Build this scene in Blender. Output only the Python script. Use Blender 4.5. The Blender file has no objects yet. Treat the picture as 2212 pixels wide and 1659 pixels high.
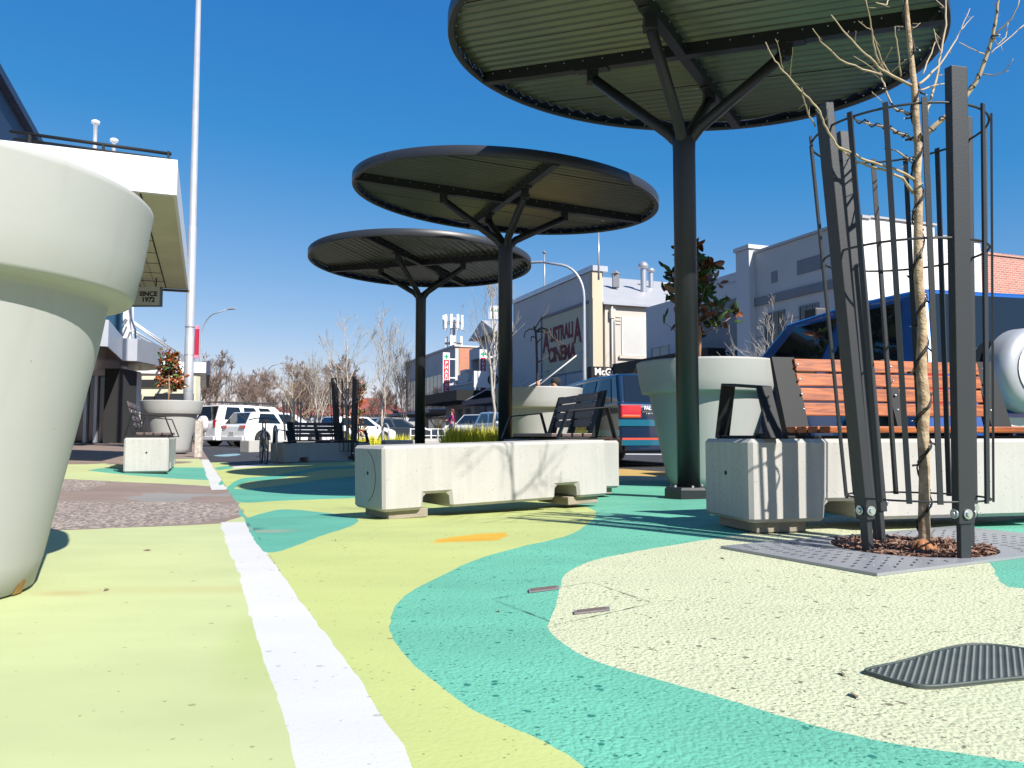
import bpy, bmesh, math, random
from mathutils import Vector, Matrix
from mathutils.geometry import delaunay_2d_cdt
random.seed(7)
R = math.radians
PI = math.pi
sc = bpy.context.scene
COL = sc.collection

# ------------------------------------------------------------------ camera model (for turning measured points into places)
PITCH = math.atan(110/1720.0); F = 1720.0; CP, SP = math.cos(PITCH), math.sin(PITCH); EYE = .5
def ray(x, y):
    u = 829.5-y
    return (x-1106, F*CP-u*SP, F*SP+u*CP)
def smooth(a, b, x):
    x = max(0, min(1, (x-a)/(b-a))); return x*x*(3-2*x)
def ST(x, y):                      # street coordinates: s along the street, t across it
    return -.358*x+.934*y, .934*x+.358*y
def W(s, t, z=0.0):
    return Vector((-.358*s+.934*t, .934*s+.358*t, z))
def kerb_t(s): return .31-.0145*s
def hz_road(x, y):
    s, t = ST(x, y)
    return -.13*smooth(3.6, 7.5, s)*(1-smooth(.5, 6.5, t))*(1-smooth(19, 28, s))
def hz_path(x, y):
    s, t = ST(x, y)
    return .045*min(6, max(0, -t))*smooth(3, 9, s)
def hz(x, y):
    s, t = ST(x, y)
    return hz_path(x, y) if t < kerb_t(s) else hz_road(x, y)
def G(x, y):
    r = ray(x, y); zz = 0
    for i in range(30):
        k = (zz-EYE)/r[2]; X, Y = r[0]*k, r[1]*k
        zz = .5*zz+.5*hz(X, Y)
    return (X, Y)
def at(x, y, Y):                   # point of a measured direction at depth Y
    r = ray(x, y); k = Y/r[1]
    return Vector((r[0]*k, Y, EYE+r[2]*k))
def facade(x, y, T=20.4):          # (s, z) on the wall plane t = T
    r = ray(x, y); k = T/(.934*r[0]+.358*r[1])
    return (-.358*r[0]+.934*r[1])*k, EYE+r[2]*k

# ------------------------------------------------------------------ objects
def tag(o, label=None, cat=None, group=None, kind=None):
    if label: o['label'] = label
    if cat: o['category'] = cat
    if group: o['group'] = group
    if kind: o['kind'] = kind
    return o
def thing(name, label, cat, loc=(0, 0, 0), rz=0, group=None):
    o = bpy.data.objects.new(name, None); COL.objects.link(o)
    o.location = loc; o.rotation_euler = (0, 0, rz); o.empty_display_size = .2
    return tag(o, label, cat, group)
class MB:
    def __init__(s): s.v = []; s.f = []; s.sm = []; s.mi = []; s.cur = 0
    def add(s, vs, fs, smooth=False):
        b = len(s.v); s.v += [tuple(v) for v in vs]
        for f in fs: s.f.append([b+i for i in f]); s.sm.append(smooth); s.mi.append(s.cur)
        return s
    def box(s, a, b, M=None):
        x0, y0, z0 = a; x1, y1, z1 = b
        vs = [Vector(p) for p in ((x0, y0, z0), (x1, y0, z0), (x1, y1, z0), (x0, y1, z0), (x0, y0, z1), (x1, y0, z1), (x1, y1, z1), (x0, y1, z1))]
        if M is not None: vs = [M @ v for v in vs]
        return s.add(vs, [(0, 3, 2, 1), (4, 5, 6, 7), (0, 1, 5, 4), (1, 2, 6, 5), (2, 3, 7, 6), (3, 0, 4, 7)])
    def sbox(s, s0, s1, t0, t1, z0, z1):          # box in street coordinates
        vs = [W(s0, t0, z0), W(s0, t1, z0), W(s1, t1, z0), W(s1, t0, z0), W(s0, t0, z1), W(s0, t1, z1), W(s1, t1, z1), W(s1, t0, z1)]
        return s.add(vs, [(0, 3, 2, 1), (4, 5, 6, 7), (0, 1, 5, 4), (1, 2, 6, 5), (2, 3, 7, 6), (3, 0, 4, 7)])
    def quad(s, *p): return s.add(p, [tuple(range(len(p)))])
    def prism(s, pts, off):                        # polygon (3D points) swept by a vector
        n = len(pts); off = Vector(off); P = [Vector(p) for p in pts]
        vs = P+[p+off for p in P]
        nrm = Vector((0, 0, 0))
        for i in range(n): nrm += P[i].cross(P[(i+1) % n])
        fl = nrm.dot(off) > 0
        fs = [tuple(range(n-1, -1, -1)) if fl else tuple(range(n)), tuple(range(n, 2*n)) if fl else tuple(range(2*n-1, n-1, -1))]
        for i in range(n):
            j = (i+1) % n
            fs.append((i, j, n+j, n+i) if fl else (j, i, n+i, n+j))
        return s.add(vs, fs)
    def tube(s, pts, r, n=8, cap=True, flat=None):
        P = [Vector(p) for p in pts]; m = len(P); rs = r if isinstance(r, (list, tuple)) else [r]*m
        vs = []; up = None
        for i in range(m):
            d = (P[min(i+1, m-1)]-P[max(i-1, 0)])
            if d.length < 1e-9: d = Vector((0, 0, 1))
            d.normalize()
            if up is None:
                up = Vector((0, 0, 1)) if abs(d.z) < .9 else Vector((0, 1, 0))
            a = d.cross(up)
            if a.length < 1e-5: a = d.cross(Vector((1, 0.1, 0)))
            a.normalize(); b = a.cross(d).normalized(); up = b
            for k in range(n):
                t = 2*PI*k/n
                vs.append(P[i]+(a*math.cos(t)+b*math.sin(t))*rs[i])
        fs = []
        for i in range(m-1):
            for k in range(n):
                k2 = (k+1) % n
                fs.append((i*n+k, i*n+k2, (i+1)*n+k2, (i+1)*n+k))
        s.add(vs, fs, True)
        if cap and n > 2:
            b = len(s.v)-len(vs)
            s.f.append([b+k for k in range(n-1, -1, -1)]); s.sm.append(False); s.mi.append(s.cur)
            s.f.append([b+(m-1)*n+k for k in range(n)]); s.sm.append(False); s.mi.append(s.cur)
        return s
    def bar(s, pts, w, h, wdir):                   # flat bar along a path; wdir: width direction
        P = [Vector(p) for p in pts]; m = len(P); wd = Vector(wdir).normalized(); vs = []
        for i in range(m):
            d0 = (P[i]-P[max(i-1, 0)]); d1 = (P[min(i+1, m-1)]-P[i])
            if d0.length < 1e-9: d0 = d1
            if d1.length < 1e-9: d1 = d0
            d0.normalize(); d1.normalize(); d = (d0+d1).normalized()
            nn = wd.cross(d).normalized(); k = 1/max(.4, d.dot(d0))
            for a, b in ((-1, -1), (1, -1), (1, 1), (-1, 1)): vs.append(P[i]+wd*w/2*a+nn*h/2*b*k)
        fs = [(0, 3, 2, 1), tuple(range((m-1)*4, m*4))]
        for i in range(m-1):
            for k in range(4):
                k2 = (k+1) % 4; fs.append((i*4+k, i*4+k2, i*4+4+k2, i*4+4+k))
        return s.add(vs, fs)
    def lathe(s, prof, n=48, c=(0, 0, 0), cap=False, smooth=True):
        c = Vector(c); vs = []
        for r, z in prof:
            for k in range(n):
                t = 2*PI*k/n; vs.append(c+Vector((r*math.cos(t), r*math.sin(t), z)))
        fs = []
        for i in range(len(prof)-1):
            for k in range(n):
                k2 = (k+1) % n; fs.append((i*n+k, i*n+k2, (i+1)*n+k2, (i+1)*n+k))
        s.add(vs, fs, smooth)
        if cap:
            b = len(s.v)-len(vs)
            s.f.append([b+k for k in range(n-1, -1, -1)]); s.sm.append(False); s.mi.append(s.cur)
            s.f.append([b+(len(prof)-1)*n+k for k in range(n)]); s.sm.append(False); s.mi.append(s.cur)
        return s
    def ball(s, c, r, n=10, m=7, sc=(1, 1, 1)):
        c = Vector(c); prof = []
        vs = []
        for i in range(m+1):
            ph = PI*i/m-PI/2
            for k in range(n):
                t = 2*PI*k/n
                vs.append(c+Vector((r*sc[0]*math.cos(ph)*math.cos(t), r*sc[1]*math.cos(ph)*math.sin(t), r*sc[2]*math.sin(ph))))
        fs = [(i*n+k, i*n+(k+1) % n, (i+1)*n+(k+1) % n, (i+1)*n+k) for i in range(m) for k in range(n)]
        return s.add(vs, fs, True)
    def build(s, name, mat, parent=None, bevel=0, seg=2, world=False):
        me = bpy.data.meshes.new(name); me.from_pydata(s.v, [], s.f)
        me.polygons.foreach_set('use_smooth', s.sm)
        mats = mat if isinstance(mat, (list, tuple)) else [mat]
        for m in mats: me.materials.append(m)
        if len(mats) > 1: me.polygons.foreach_set('material_index', s.mi)
        me.update(); me.validate()
        o = bpy.data.objects.new(name, me); COL.objects.link(o)
        if parent is not None:
            o.parent = parent
            if world:
                r = parent
                M = Matrix.Identity(4)
                while r is not None:
                    if r.type == 'EMPTY': M = Matrix.LocRotScale(r.location, r.rotation_euler, r.scale).inverted()
                    r = r.parent
                if parent.type == 'EMPTY': o.matrix_parent_inverse = M
        if bevel:
            b = o.modifiers.new('bevel', 'BEVEL'); b.width = bevel; b.segments = seg; b.limit_method = 'ANGLE'; b.angle_limit = R(35)
            b.harden_normals = False
        return o
def kids(o): return [c for c in list(o.children)]
def copy_tree(o, parent=None):
    c = o.copy(); COL.objects.link(c)
    if parent is not None:
        c.parent = parent
    for ch in CH.get(o.name, list(o.children)): copy_tree(ch, c)
    return c
CH = {}

# ------------------------------------------------------------------ materials
def mat(name, col, rough=.6, metal=0, noise=0, nscale=5, bump=0, bscale=60, spec=.5, coat=0, col2=None, trans=0, detail=4):
    col = tuple(c*.84 for c in col); col2 = tuple(c*.84 for c in col2) if col2 else None
    m = bpy.data.materials.new(name); m.use_nodes = True; nt = m.node_tree; N = nt.nodes; L = nt.links
    b = N['Principled BSDF']; b.inputs['Base Color'].default_value = (*col, 1)
    b.inputs['Roughness'].default_value = rough; b.inputs['Metallic'].default_value = metal
    b.inputs['Specular IOR Level'].default_value = spec
    if coat: b.inputs['Coat Weight'].default_value = coat; b.inputs['Coat Roughness'].default_value = .05
    if trans: b.inputs['Transmission Weight'].default_value = trans
    if noise or bump:
        tc = N.new('ShaderNodeTexCoord')
    if noise:
        n = N.new('ShaderNodeTexNoise'); n.inputs['Scale'].default_value = nscale; n.inputs['Detail'].default_value = detail
        L.new(tc.outputs['Object'], n.inputs['Vector'])
        rp = N.new('ShaderNodeValToRGB')
        c2 = col2 if col2 else tuple(c*(1-noise) for c in col)
        rp.color_ramp.elements[0].position = .3; rp.color_ramp.elements[1].position = .7
        rp.color_ramp.elements[0].color = (*c2, 1); rp.color_ramp.elements[1].color = (*col, 1)
        L.new(n.outputs['Fac'], rp.inputs['Fac']); L.new(rp.outputs['Color'], b.inputs['Base Color'])
    if bump:
        n2 = N.new('ShaderNodeTexNoise'); n2.inputs['Scale'].default_value = bscale; n2.inputs['Detail'].default_value = 3
        L.new(tc.outputs['Object'], n2.inputs['Vector'])
        bp = N.new('ShaderNodeBump'); bp.inputs['Strength'].default_value = bump; bp.inputs['Distance'].default_value = .01
        L.new(n2.outputs['Fac'], bp.inputs['Height']); L.new(bp.outputs['Normal'], b.inputs['Normal'])
    return m
def paint_ground(name, col, grain=1.0, var=.12, speck=.0, stain=None, wear_shade=(.13, .12, .10), dscale=1.0, agg=None):
    """painted chip-seal: stones under the paint as bump, worn pits coloured for bare stone and the shadow inside them"""
    col = tuple(c*.60 for c in col)
    m = bpy.data.materials.new(name); m.use_nodes = True; nt = m.node_tree; N = nt.nodes; L = nt.links
    b = N['Principled BSDF']; b.inputs['Roughness'].default_value = .72; b.inputs['Specular IOR Level'].default_value = .3
    tc = N.new('ShaderNodeTexCoord')
    big = N.new('ShaderNodeTexNoise'); big.inputs['Scale'].default_value = 1.1; big.inputs['Detail'].default_value = 5
    L.new(tc.outputs['Object'], big.inputs['Vector'])
    mp = N.new('ShaderNodeMapping'); mp.inputs['Scale'].default_value = (1.3, 3.2, 1); mp.inputs['Rotation'].default_value = (0, 0, R(-20))
    L.new(tc.outputs['Object'], mp.inputs['Vector'])
    str_ = N.new('ShaderNodeTexNoise'); str_.inputs['Scale'].default_value = 1.4; str_.inputs['Detail'].default_value = 4
    L.new(mp.outputs['Vector'], str_.inputs['Vector'])
    mx = N.new('ShaderNodeMix'); mx.data_type = 'FLOAT'; mx.inputs[0].default_value = .45
    L.new(big.outputs['Fac'], mx.inputs[2]); L.new(str_.outputs['Fac'], mx.inputs[3])
    rp = N.new('ShaderNodeValToRGB'); e = rp.color_ramp.elements
    e[0].position = .36; e[1].position = .62
    e[0].color = (*[c*(1-var) for c in col], 1); e[1].color = (*[min(.85, c*(1+var*.5)) for c in col], 1)
    L.new(mx.outputs[0], rp.inputs['Fac'])
    last = rp.outputs['Color']
    nd = N.new('ShaderNodeTexNoise'); nd.inputs['Scale'].default_value = 75*dscale; nd.inputs['Detail'].default_value = 5; nd.inputs['Roughness'].default_value = .62
    L.new(tc.outputs['Object'], nd.inputs['Vector'])
    wob = N.new('ShaderNodeVectorMath'); wob.operation = 'MULTIPLY_ADD'; wob.inputs[1].default_value = (.012, .012, 0)
    L.new(nd.outputs['Color'], wob.inputs[0]); L.new(tc.outputs['Object'], wob.inputs[2])
    vo = N.new('ShaderNodeTexVoronoi'); vo.inputs['Scale'].default_value = 95*dscale; vo.inputs['Randomness'].default_value = 1
    L.new(wob.outputs[0], vo.inputs['Vector'])
    if agg:
        va = N.new('ShaderNodeTexVoronoi'); va.inputs['Scale'].default_value = 62; L.new(wob.outputs[0], va.inputs['Vector'])
        sa = N.new('ShaderNodeSeparateColor'); L.new(va.outputs['Color'], sa.inputs['Color'])
        ra = N.new('ShaderNodeValToRGB'); ra.color_ramp.interpolation = 'CONSTANT'; ra.color_ramp.elements[0].color = (*agg[0], 1); ra.color_ramp.elements[1].color = (*agg[1], 1); ra.color_ramp.elements[1].position = .4
        e3 = ra.color_ramp.elements.new(.75); e3.color = (*agg[2], 1)
        L.new(sa.outputs['Green'], ra.inputs['Fac'])
        mc = N.new('ShaderNodeMix'); mc.data_type = 'RGBA'; mc.inputs[0].default_value = .75
        L.new(last, mc.inputs[6]); L.new(ra.outputs['Color'], mc.inputs[7]); last = mc.outputs[2]
    if speck:
        # worn pits of two sizes with painted shade, thicker where the paint has worn more
        wear_area = N.new('ShaderNodeTexNoise'); wear_area.inputs['Scale'].default_value = 2.3; wear_area.inputs['Detail'].default_value = 3
        L.new(tc.outputs['Object'], wear_area.inputs['Vector'])
        prev = None
        for sc_, rad_, mul_ in ((34, .17, 1.0), (85, .22, .8), (150, .26, .6)):
            vv = N.new('ShaderNodeTexVoronoi'); vv.inputs['Scale'].default_value = sc_; L.new(wob.outputs[0], vv.inputs['Vector'])
            se = N.new('ShaderNodeSeparateColor'); L.new(vv.outputs['Color'], se.inputs['Color'])
            area = N.new('ShaderNodeMapRange'); area.inputs['From Min'].default_value = .40; area.inputs['From Max'].default_value = .68
            area.inputs['To Min'].default_value = speck*mul_*.18; area.inputs['To Max'].default_value = speck*mul_
            L.new(wear_area.outputs['Fac'], area.inputs['Value'])
            a = N.new('ShaderNodeMath'); a.operation = 'LESS_THAN'; L.new(se.outputs['Red'], a.inputs[0]); L.new(area.outputs['Result'], a.inputs[1])
            rr_ = N.new('ShaderNodeMath'); rr_.operation = 'MULTIPLY_ADD'; rr_.inputs[1].default_value = rad_; rr_.inputs[2].default_value = rad_*.55; L.new(se.outputs['Blue'], rr_.inputs[0])
            b2 = N.new('ShaderNodeMath'); b2.operation = 'LESS_THAN'; L.new(vv.outputs['Distance'], b2.inputs[0]); L.new(rr_.outputs[0], b2.inputs[1])
            ml = N.new('ShaderNodeMath'); ml.operation = 'MULTIPLY'; L.new(a.outputs[0], ml.inputs[0]); L.new(b2.outputs[0], ml.inputs[1])
            if prev is None: prev = ml
            else:
                mxx = N.new('ShaderNodeMath'); mxx.operation = 'MAXIMUM'; L.new(prev.outputs[0], mxx.inputs[0]); L.new(ml.outputs[0], mxx.inputs[1]); prev = mxx
        pit = prev
        mc = N.new('ShaderNodeMix'); mc.data_type = 'RGBA'; mc.inputs[7].default_value = (*wear_shade, 1)
        L.new(pit.outputs[0], mc.inputs[0]); L.new(last, mc.inputs[6]); last = mc.outputs[2]
    if stain:
        for (cx, cy, rx, ry, rot, c3, amt) in stain:
            c3 = tuple(c*.62 for c in c3)
            mm = N.new('ShaderNodeMapping'); mm.vector_type = 'TEXTURE'
            mm.inputs['Location'].default_value = (cx, cy, 0); mm.inputs['Scale'].default_value = (rx, ry, 50); mm.inputs['Rotation'].default_value = (0, 0, rot)
            L.new(tc.outputs['Object'], mm.inputs['Vector'])
            vm = N.new('ShaderNodeVectorMath'); vm.operation = 'LENGTH'; L.new(mm.outputs['Vector'], vm.inputs[0])
            ad = N.new('ShaderNodeMath'); ad.operation = 'MULTIPLY_ADD'; ad.inputs[1].default_value = .9; L.new(big.outputs['Fac'], ad.inputs[0]); L.new(vm.outputs['Value'], ad.inputs[2])
            mr = N.new('ShaderNodeMapRange'); mr.interpolation_type = 'SMOOTHSTEP'; mr.inputs['From Min'].default_value = .55; mr.inputs['From Max'].default_value = 1.5; mr.inputs['To Min'].default_value = amt; mr.inputs['To Max'].default_value = 0
            L.new(ad.outputs[0], mr.inputs['Value'])
            mc = N.new('ShaderNodeMix'); mc.data_type = 'RGBA'; mc.inputs[7].default_value = (*c3, 1)
            L.new(mr.outputs[0], mc.inputs[0]); L.new(last, mc.inputs[6]); last = mc.outputs[2]
    L.new(last, b.inputs['Base Color'])
    if grain:
        bp = N.new('ShaderNodeBump'); bp.inputs['Strength'].default_value = min(1, .55*grain); bp.inputs['Distance'].default_value = .0045*grain; bp.invert = True
        L.new(vo.outputs['Distance'], bp.inputs['Height'])
        bp2 = N.new('ShaderNodeBump'); bp2.inputs['Strength'].default_value = .6*min(1, grain); bp2.inputs['Distance'].default_value = .006*grain
        L.new(nd.outputs['Fac'], bp2.inputs['Height']); L.new(bp.outputs['Normal'], bp2.inputs['Normal']); nrm = bp2.outputs['Normal']
        if speck:
            bp3 = N.new('ShaderNodeBump'); bp3.inputs['Strength'].default_value = .9; bp3.inputs['Distance'].default_value = .004; bp3.invert = True
            L.new(pit.outputs[0], bp3.inputs['Height']); L.new(nrm, bp3.inputs['Normal']); nrm = bp3.outputs['Normal']
        L.new(nrm, b.inputs['Normal'])
    return m
def brick_mat(name, c1, c2, mortar, scale=1.0, bump=.4):
    m = bpy.data.materials.new(name); m.use_nodes = True; nt = m.node_tree; N = nt.nodes; L = nt.links
    b = N['Principled BSDF']; b.inputs['Roughness'].default_value = .85
    tc = N.new('ShaderNodeTexCoord'); mp = N.new('ShaderNodeMapping'); mp.inputs['Rotation'].default_value = (R(90), 0, 0)
    rot = N.new('ShaderNodeVectorRotate'); rot.rotation_type = 'Z_AXIS'; rot.inputs['Angle'].default_value = R(-21)
    L.new(tc.outputs['Object'], rot.inputs['Vector']); L.new(rot.outputs['Vector'], mp.inputs['Vector'])
    br = N.new('ShaderNodeTexBrick'); br.inputs['Scale'].default_value = scale
    br.inputs['Color1'].default_value = (*c1, 1); br.inputs['Color2'].default_value = (*c2, 1); br.inputs['Mortar'].default_value = (*mortar, 1)
    br.inputs['Brick Width'].default_value = .24; br.inputs['Row Height'].default_value = .086; br.inputs['Mortar Size'].default_value = .012
    L.new(mp.outputs['Vector'], br.inputs['Vector']); L.new(br.outputs['Color'], b.inputs['Base Color'])
    bp = N.new('ShaderNodeBump'); bp.inputs['Strength'].default_value = bump; bp.inputs['Distance'].default_value = .02; bp.invert = True
    L.new(br.outputs['Fac'], bp.inputs['Height']); L.new(bp.outputs['Normal'], b.inputs['Normal'])
    return m
def wood_mat(name, c1, c2, rough=.45):
    m = bpy.data.materials.new(name); m.use_nodes = True; nt = m.node_tree; N = nt.nodes; L = nt.links
    b = N['Principled BSDF']; b.inputs['Roughness'].default_value = rough
    tc = N.new('ShaderNodeTexCoord'); mp = N.new('ShaderNodeMapping'); mp.inputs['Scale'].default_value = (2.2, 16, 30)
    L.new(tc.outputs['Object'], mp.inputs['Vector'])
    n = N.new('ShaderNodeTexNoise'); n.inputs['Scale'].default_value = 1.6; n.inputs['Detail'].default_value = 6; n.inputs['Distortion'].default_value = 1.4
    L.new(mp.outputs['Vector'], n.inputs['Vector'])
    rp = N.new('ShaderNodeValToRGB'); e = rp.color_ramp.elements; e[0].position = .38; e[1].position = .62
    e[0].color = (*c2, 1); e[1].color = (*c1, 1)
    L.new(n.outputs['Fac'], rp.inputs['Fac']); L.new(rp.outputs['Color'], b.inputs['Base Color'])
    return m
def leaf_mat(name, top, under):
    m = bpy.data.materials.new(name); m.use_nodes = True; nt = m.node_tree; N = nt.nodes; L = nt.links
    b = N['Principled BSDF']; b.inputs['Roughness'].default_value = .35
    g = N.new('ShaderNodeNewGeometry'); mx = N.new('ShaderNodeMix'); mx.data_type = 'RGBA'
    mx.inputs[6].default_value = (*top, 1); mx.inputs[7].default_value = (*under, 1)
    L.new(g.outputs['Backfacing'], mx.inputs[0]); L.new(mx.outputs[2], b.inputs['Base Color'])
    return m

M = {}
M['lime'] = paint_ground('lime_paint', (.64, .71, .26), grain=.45, var=.09, speck=.10, wear_shade=(.20, .22, .09))
M['lime_path'] = paint_ground('lime_path_paint', (.655, .72, .35), grain=.18, var=.10, speck=.03, wear_shade=(.25, .27, .10),
    stain=[(-.95, 2.62, .75, .10, R(3), (.62, .56, .24), .5), (-.62, 2.0, .12, .55, R(15), (.5, .6, .2), .5), (-1.42, 2.55, .16, .07, 0, (.55, .33, .12), .4)])
M['green'] = paint_ground('green_paint', (.185, .60, .42), grain=.9, var=.14, speck=.42, wear_shade=(.02, .16, .12))
M['green_far'] = paint_ground('green_paint_far', (.14, .54, .37), grain=.5, var=.12, speck=.05)
M['teal'] = paint_ground('teal_paint', (.15, .52, .38), grain=.35, var=.15, speck=.05,
    stain=[(-1.30, 4.35, .17, .14, 0, (.45, .42, .32), .7), (-1.46, 4.5, .10, .16, 0, (.05, .10, .14), .6)])
M['cream'] = paint_ground('cream_paint', (.76, .79, .52), grain=1.0, var=.07, speck=.46, wear_shade=(.17, .15, .10))
M['white'] = paint_ground('white_paint', (.82, .815, .79), grain=.35, var=.07, speck=.05, wear_shade=(.35, .35, .33))
M['orange'] = paint_ground('orange_paint', (.72, .47, .14), grain=.6, var=.1, speck=.1)
M['amber'] = paint_ground('amber_paint', (.95, .56, .06), grain=.8, var=.2, speck=.5, wear_shade=(.5, .3, .05))
M['blue'] = paint_ground('blue_paint', (.30, .50, .55), grain=.6, var=.1, speck=.1)
M['brown'] = paint_ground('brown_concrete', (.36, .27, .22), grain=.0, var=.2, speck=.08)
M['seal'] = paint_ground('pebble_concrete', (.40, .32, .27), grain=1.0, var=.2, dscale=.7, agg=((.10, .085, .075), (.27, .215, .18), (.44, .37, .31)))
M['patch'] = paint_ground('grey_patch', (.36, .34, .31), grain=.2, var=.12)
M['asphalt'] = paint_ground('asphalt', (.075, .073, .075), grain=1.0, var=.2, speck=.3, wear_shade=(.14, .14, .14))
M['kerb'] = mat('kerb_stone', (.30, .28, .24), .9, noise=.45, nscale=9, bump=.6, bscale=60)
def concrete_mat(name, col):
    m = bpy.data.materials.new(name); m.use_nodes = True; nt = m.node_tree; N = nt.nodes; L = nt.links
    b = N['Principled BSDF']; b.inputs['Roughness'].default_value = .88; b.inputs['Specular IOR Level'].default_value = .3
    tc = N.new('ShaderNodeTexCoord')
    n1 = N.new('ShaderNodeTexNoise'); n1.inputs['Scale'].default_value = 2.2; n1.inputs['Detail'].default_value = 6; L.new(tc.outputs['Object'], n1.inputs['Vector'])
    mp = N.new('ShaderNodeMapping'); mp.inputs['Scale'].default_value = (14, 14, 1.0); L.new(tc.outputs['Object'], mp.inputs['Vector'])
    n2 = N.new('ShaderNodeTexNoise'); n2.inputs['Scale'].default_value = 1.6; n2.inputs['Detail'].default_value = 5; L.new(mp.outputs['Vector'], n2.inputs['Vector'])
    mx = N.new('ShaderNodeMix'); mx.data_type = 'FLOAT'; mx.inputs[0].default_value = .5; L.new(n1.outputs['Fac'], mx.inputs[2]); L.new(n2.outputs['Fac'], mx.inputs[3])
    rp = N.new('ShaderNodeValToRGB'); e = rp.color_ramp.elements; e[0].position = .33; e[1].position = .60
    e[0].color = (*[c*.89 for c in col], 1); e[1].color = (*[c*1.03 for c in col], 1); L.new(mx.outputs[0], rp.inputs['Fac'])
    last = rp.outputs['Color']; pit = None
    for sc_, thr, rad in ((42, .10, .13), (110, .10, .2)):
        vv = N.new('ShaderNodeTexVoronoi'); vv.inputs['Scale'].default_value = sc_; L.new(tc.outputs['Object'], vv.inputs['Vector'])
        se = N.new('ShaderNodeSeparateColor'); L.new(vv.outputs['Color'], se.inputs['Color'])
        a = N.new('ShaderNodeMath'); a.operation = 'LESS_THAN'; a.inputs[1].default_value = thr; L.new(se.outputs['Red'], a.inputs[0])
        d = N.new('ShaderNodeMath'); d.operation = 'LESS_THAN'; d.inputs[1].default_value = rad; L.new(vv.outputs['Distance'], d.inputs[0])
        ml = N.new('ShaderNodeMath'); ml.operation = 'MULTIPLY'; L.new(a.outputs[0], ml.inputs[0]); L.new(d.outputs[0], ml.inputs[1])
        if pit is None: pit = ml
        else:
            q = N.new('ShaderNodeMath'); q.operation = 'MAXIMUM'; L.new(pit.outputs[0], q.inputs[0]); L.new(ml.outputs[0], q.inputs[1]); pit = q
    mc = N.new('ShaderNodeMix'); mc.data_type = 'RGBA'; mc.inputs[7].default_value = (*[c*.42 for c in col], 1)
    L.new(pit.outputs[0], mc.inputs[0]); L.new(last, mc.inputs[6]); L.new(mc.outputs[2], b.inputs['Base Color'])
    n3 = N.new('ShaderNodeTexNoise'); n3.inputs['Scale'].default_value = 120; n3.inputs['Detail'].default_value = 4; L.new(tc.outputs['Object'], n3.inputs['Vector'])
    bp = N.new('ShaderNodeBump'); bp.inputs['Strength'].default_value = .18; bp.inputs['Distance'].default_value = .004; L.new(n3.outputs['Fac'], bp.inputs['Height'])
    bp2 = N.new('ShaderNodeBump'); bp2.inputs['Strength'].default_value = .9; bp2.inputs['Distance'].default_value = .004; bp2.invert = True; L.new(pit.outputs[0], bp2.inputs['Height']); L.new(bp.outputs['Normal'], bp2.inputs['Normal'])
    L.new(bp2.outputs['Normal'], b.inputs['Normal'])
    return m
M['concrete'] = concrete_mat('cast_concrete', (.365, .352, .325))
M['smooth_concrete'] = mat('cast_concrete', (.43, .415, .385), .88, noise=.09, nscale=2.5, bump=.10, bscale=110)
M['concrete_dark'] = mat('concrete_pad', (.33, .285, .22), .9, noise=.25, nscale=8, bump=.4, bscale=60)
M['hole'] = mat('hole_black', (.02, .02, .02), .9)
M['charcoal'] = mat('charcoal_steel', (.017, .019, .022), .42, spec=.5, bump=.06, bscale=220)
M['guard'] = mat('guard_steel', (.022, .025, .030), .5, spec=.5, bump=.08, bscale=160)
M['rim'] = mat('rim_steel', (.030, .032, .038), .42)
M['sheet'] = mat('roof_sheet', (.19, .19, .155), .30, metal=.35, noise=.12, nscale=3)
M['black'] = mat('black_powdercoat', (.011, .012, .013), .58, spec=.25)
M['bolt'] = mat('zinc_bolt', (.62, .66, .68), .3, metal=.85)
M['wood'] = wood_mat('orange_timber', (.37, .10, .018), (.17, .036, .006))
M['brownwood'] = wood_mat('dark_brown_slat', (.105, .072, .064), (.080, .053, .047), .5)
M['pot'] = mat('pale_pot', (.41, .415, .395), .55, noise=.05, nscale=3, spec=.35, bump=.06, bscale=260)
def scuff(m):
    nt = m.node_tree; N = nt.nodes; L = nt.links; b = N['Principled BSDF']; old = b.inputs['Base Color'].links[0].from_socket
    tc = N.new('ShaderNodeTexCoord'); mp = N.new('ShaderNodeMapping'); mp.inputs['Scale'].default_value = (9, 9, .8); L.new(tc.outputs['Object'], mp.inputs['Vector'])
    n = N.new('ShaderNodeTexNoise'); n.inputs['Scale'].default_value = 1.3; n.inputs['Detail'].default_value = 7; L.new(mp.outputs['Vector'], n.inputs['Vector'])
    r = N.new('ShaderNodeMapRange'); r.inputs['From Min'].default_value = .58; r.inputs['From Max'].default_value = .75; r.inputs['To Max'].default_value = .13; L.new(n.outputs['Fac'], r.inputs['Value'])
    v = N.new('ShaderNodeTexVoronoi'); v.inputs['Scale'].default_value = 9; L.new(tc.outputs['Object'], v.inputs['Vector'])
    l = N.new('ShaderNodeMath'); l.operation = 'LESS_THAN'; l.inputs[1].default_value = .025; L.new(v.outputs['Distance'], l.inputs[0])
    mxm = N.new('ShaderNodeMath'); mxm.operation = 'MAXIMUM'; L.new(r.outputs[0], mxm.inputs[0]); L.new(l.outputs[0], mxm.inputs[1])
    mc = N.new('ShaderNodeMix'); mc.data_type = 'RGBA'; mc.inputs[7].default_value = (.20, .19, .15, 1)
    L.new(mxm.outputs[0], mc.inputs[0]); L.new(old, mc.inputs[6]); L.new(mc.outputs[2], b.inputs['Base Color'])
scuff(M['pot'])
M['soil'] = mat('soil', (.10, .07, .05), .95, noise=.5, nscale=20, bump=.8, bscale=40)
M['bark'] = mat('pale_bark', (.52, .40, .26), .8, noise=.4, nscale=26, col2=(.27, .175, .10), bump=.6, bscale=90)
M['bark_root'] = mat('red_bark', (.40, .17, .07), .85, noise=.4, nscale=30, bump=.6, bscale=80)
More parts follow.
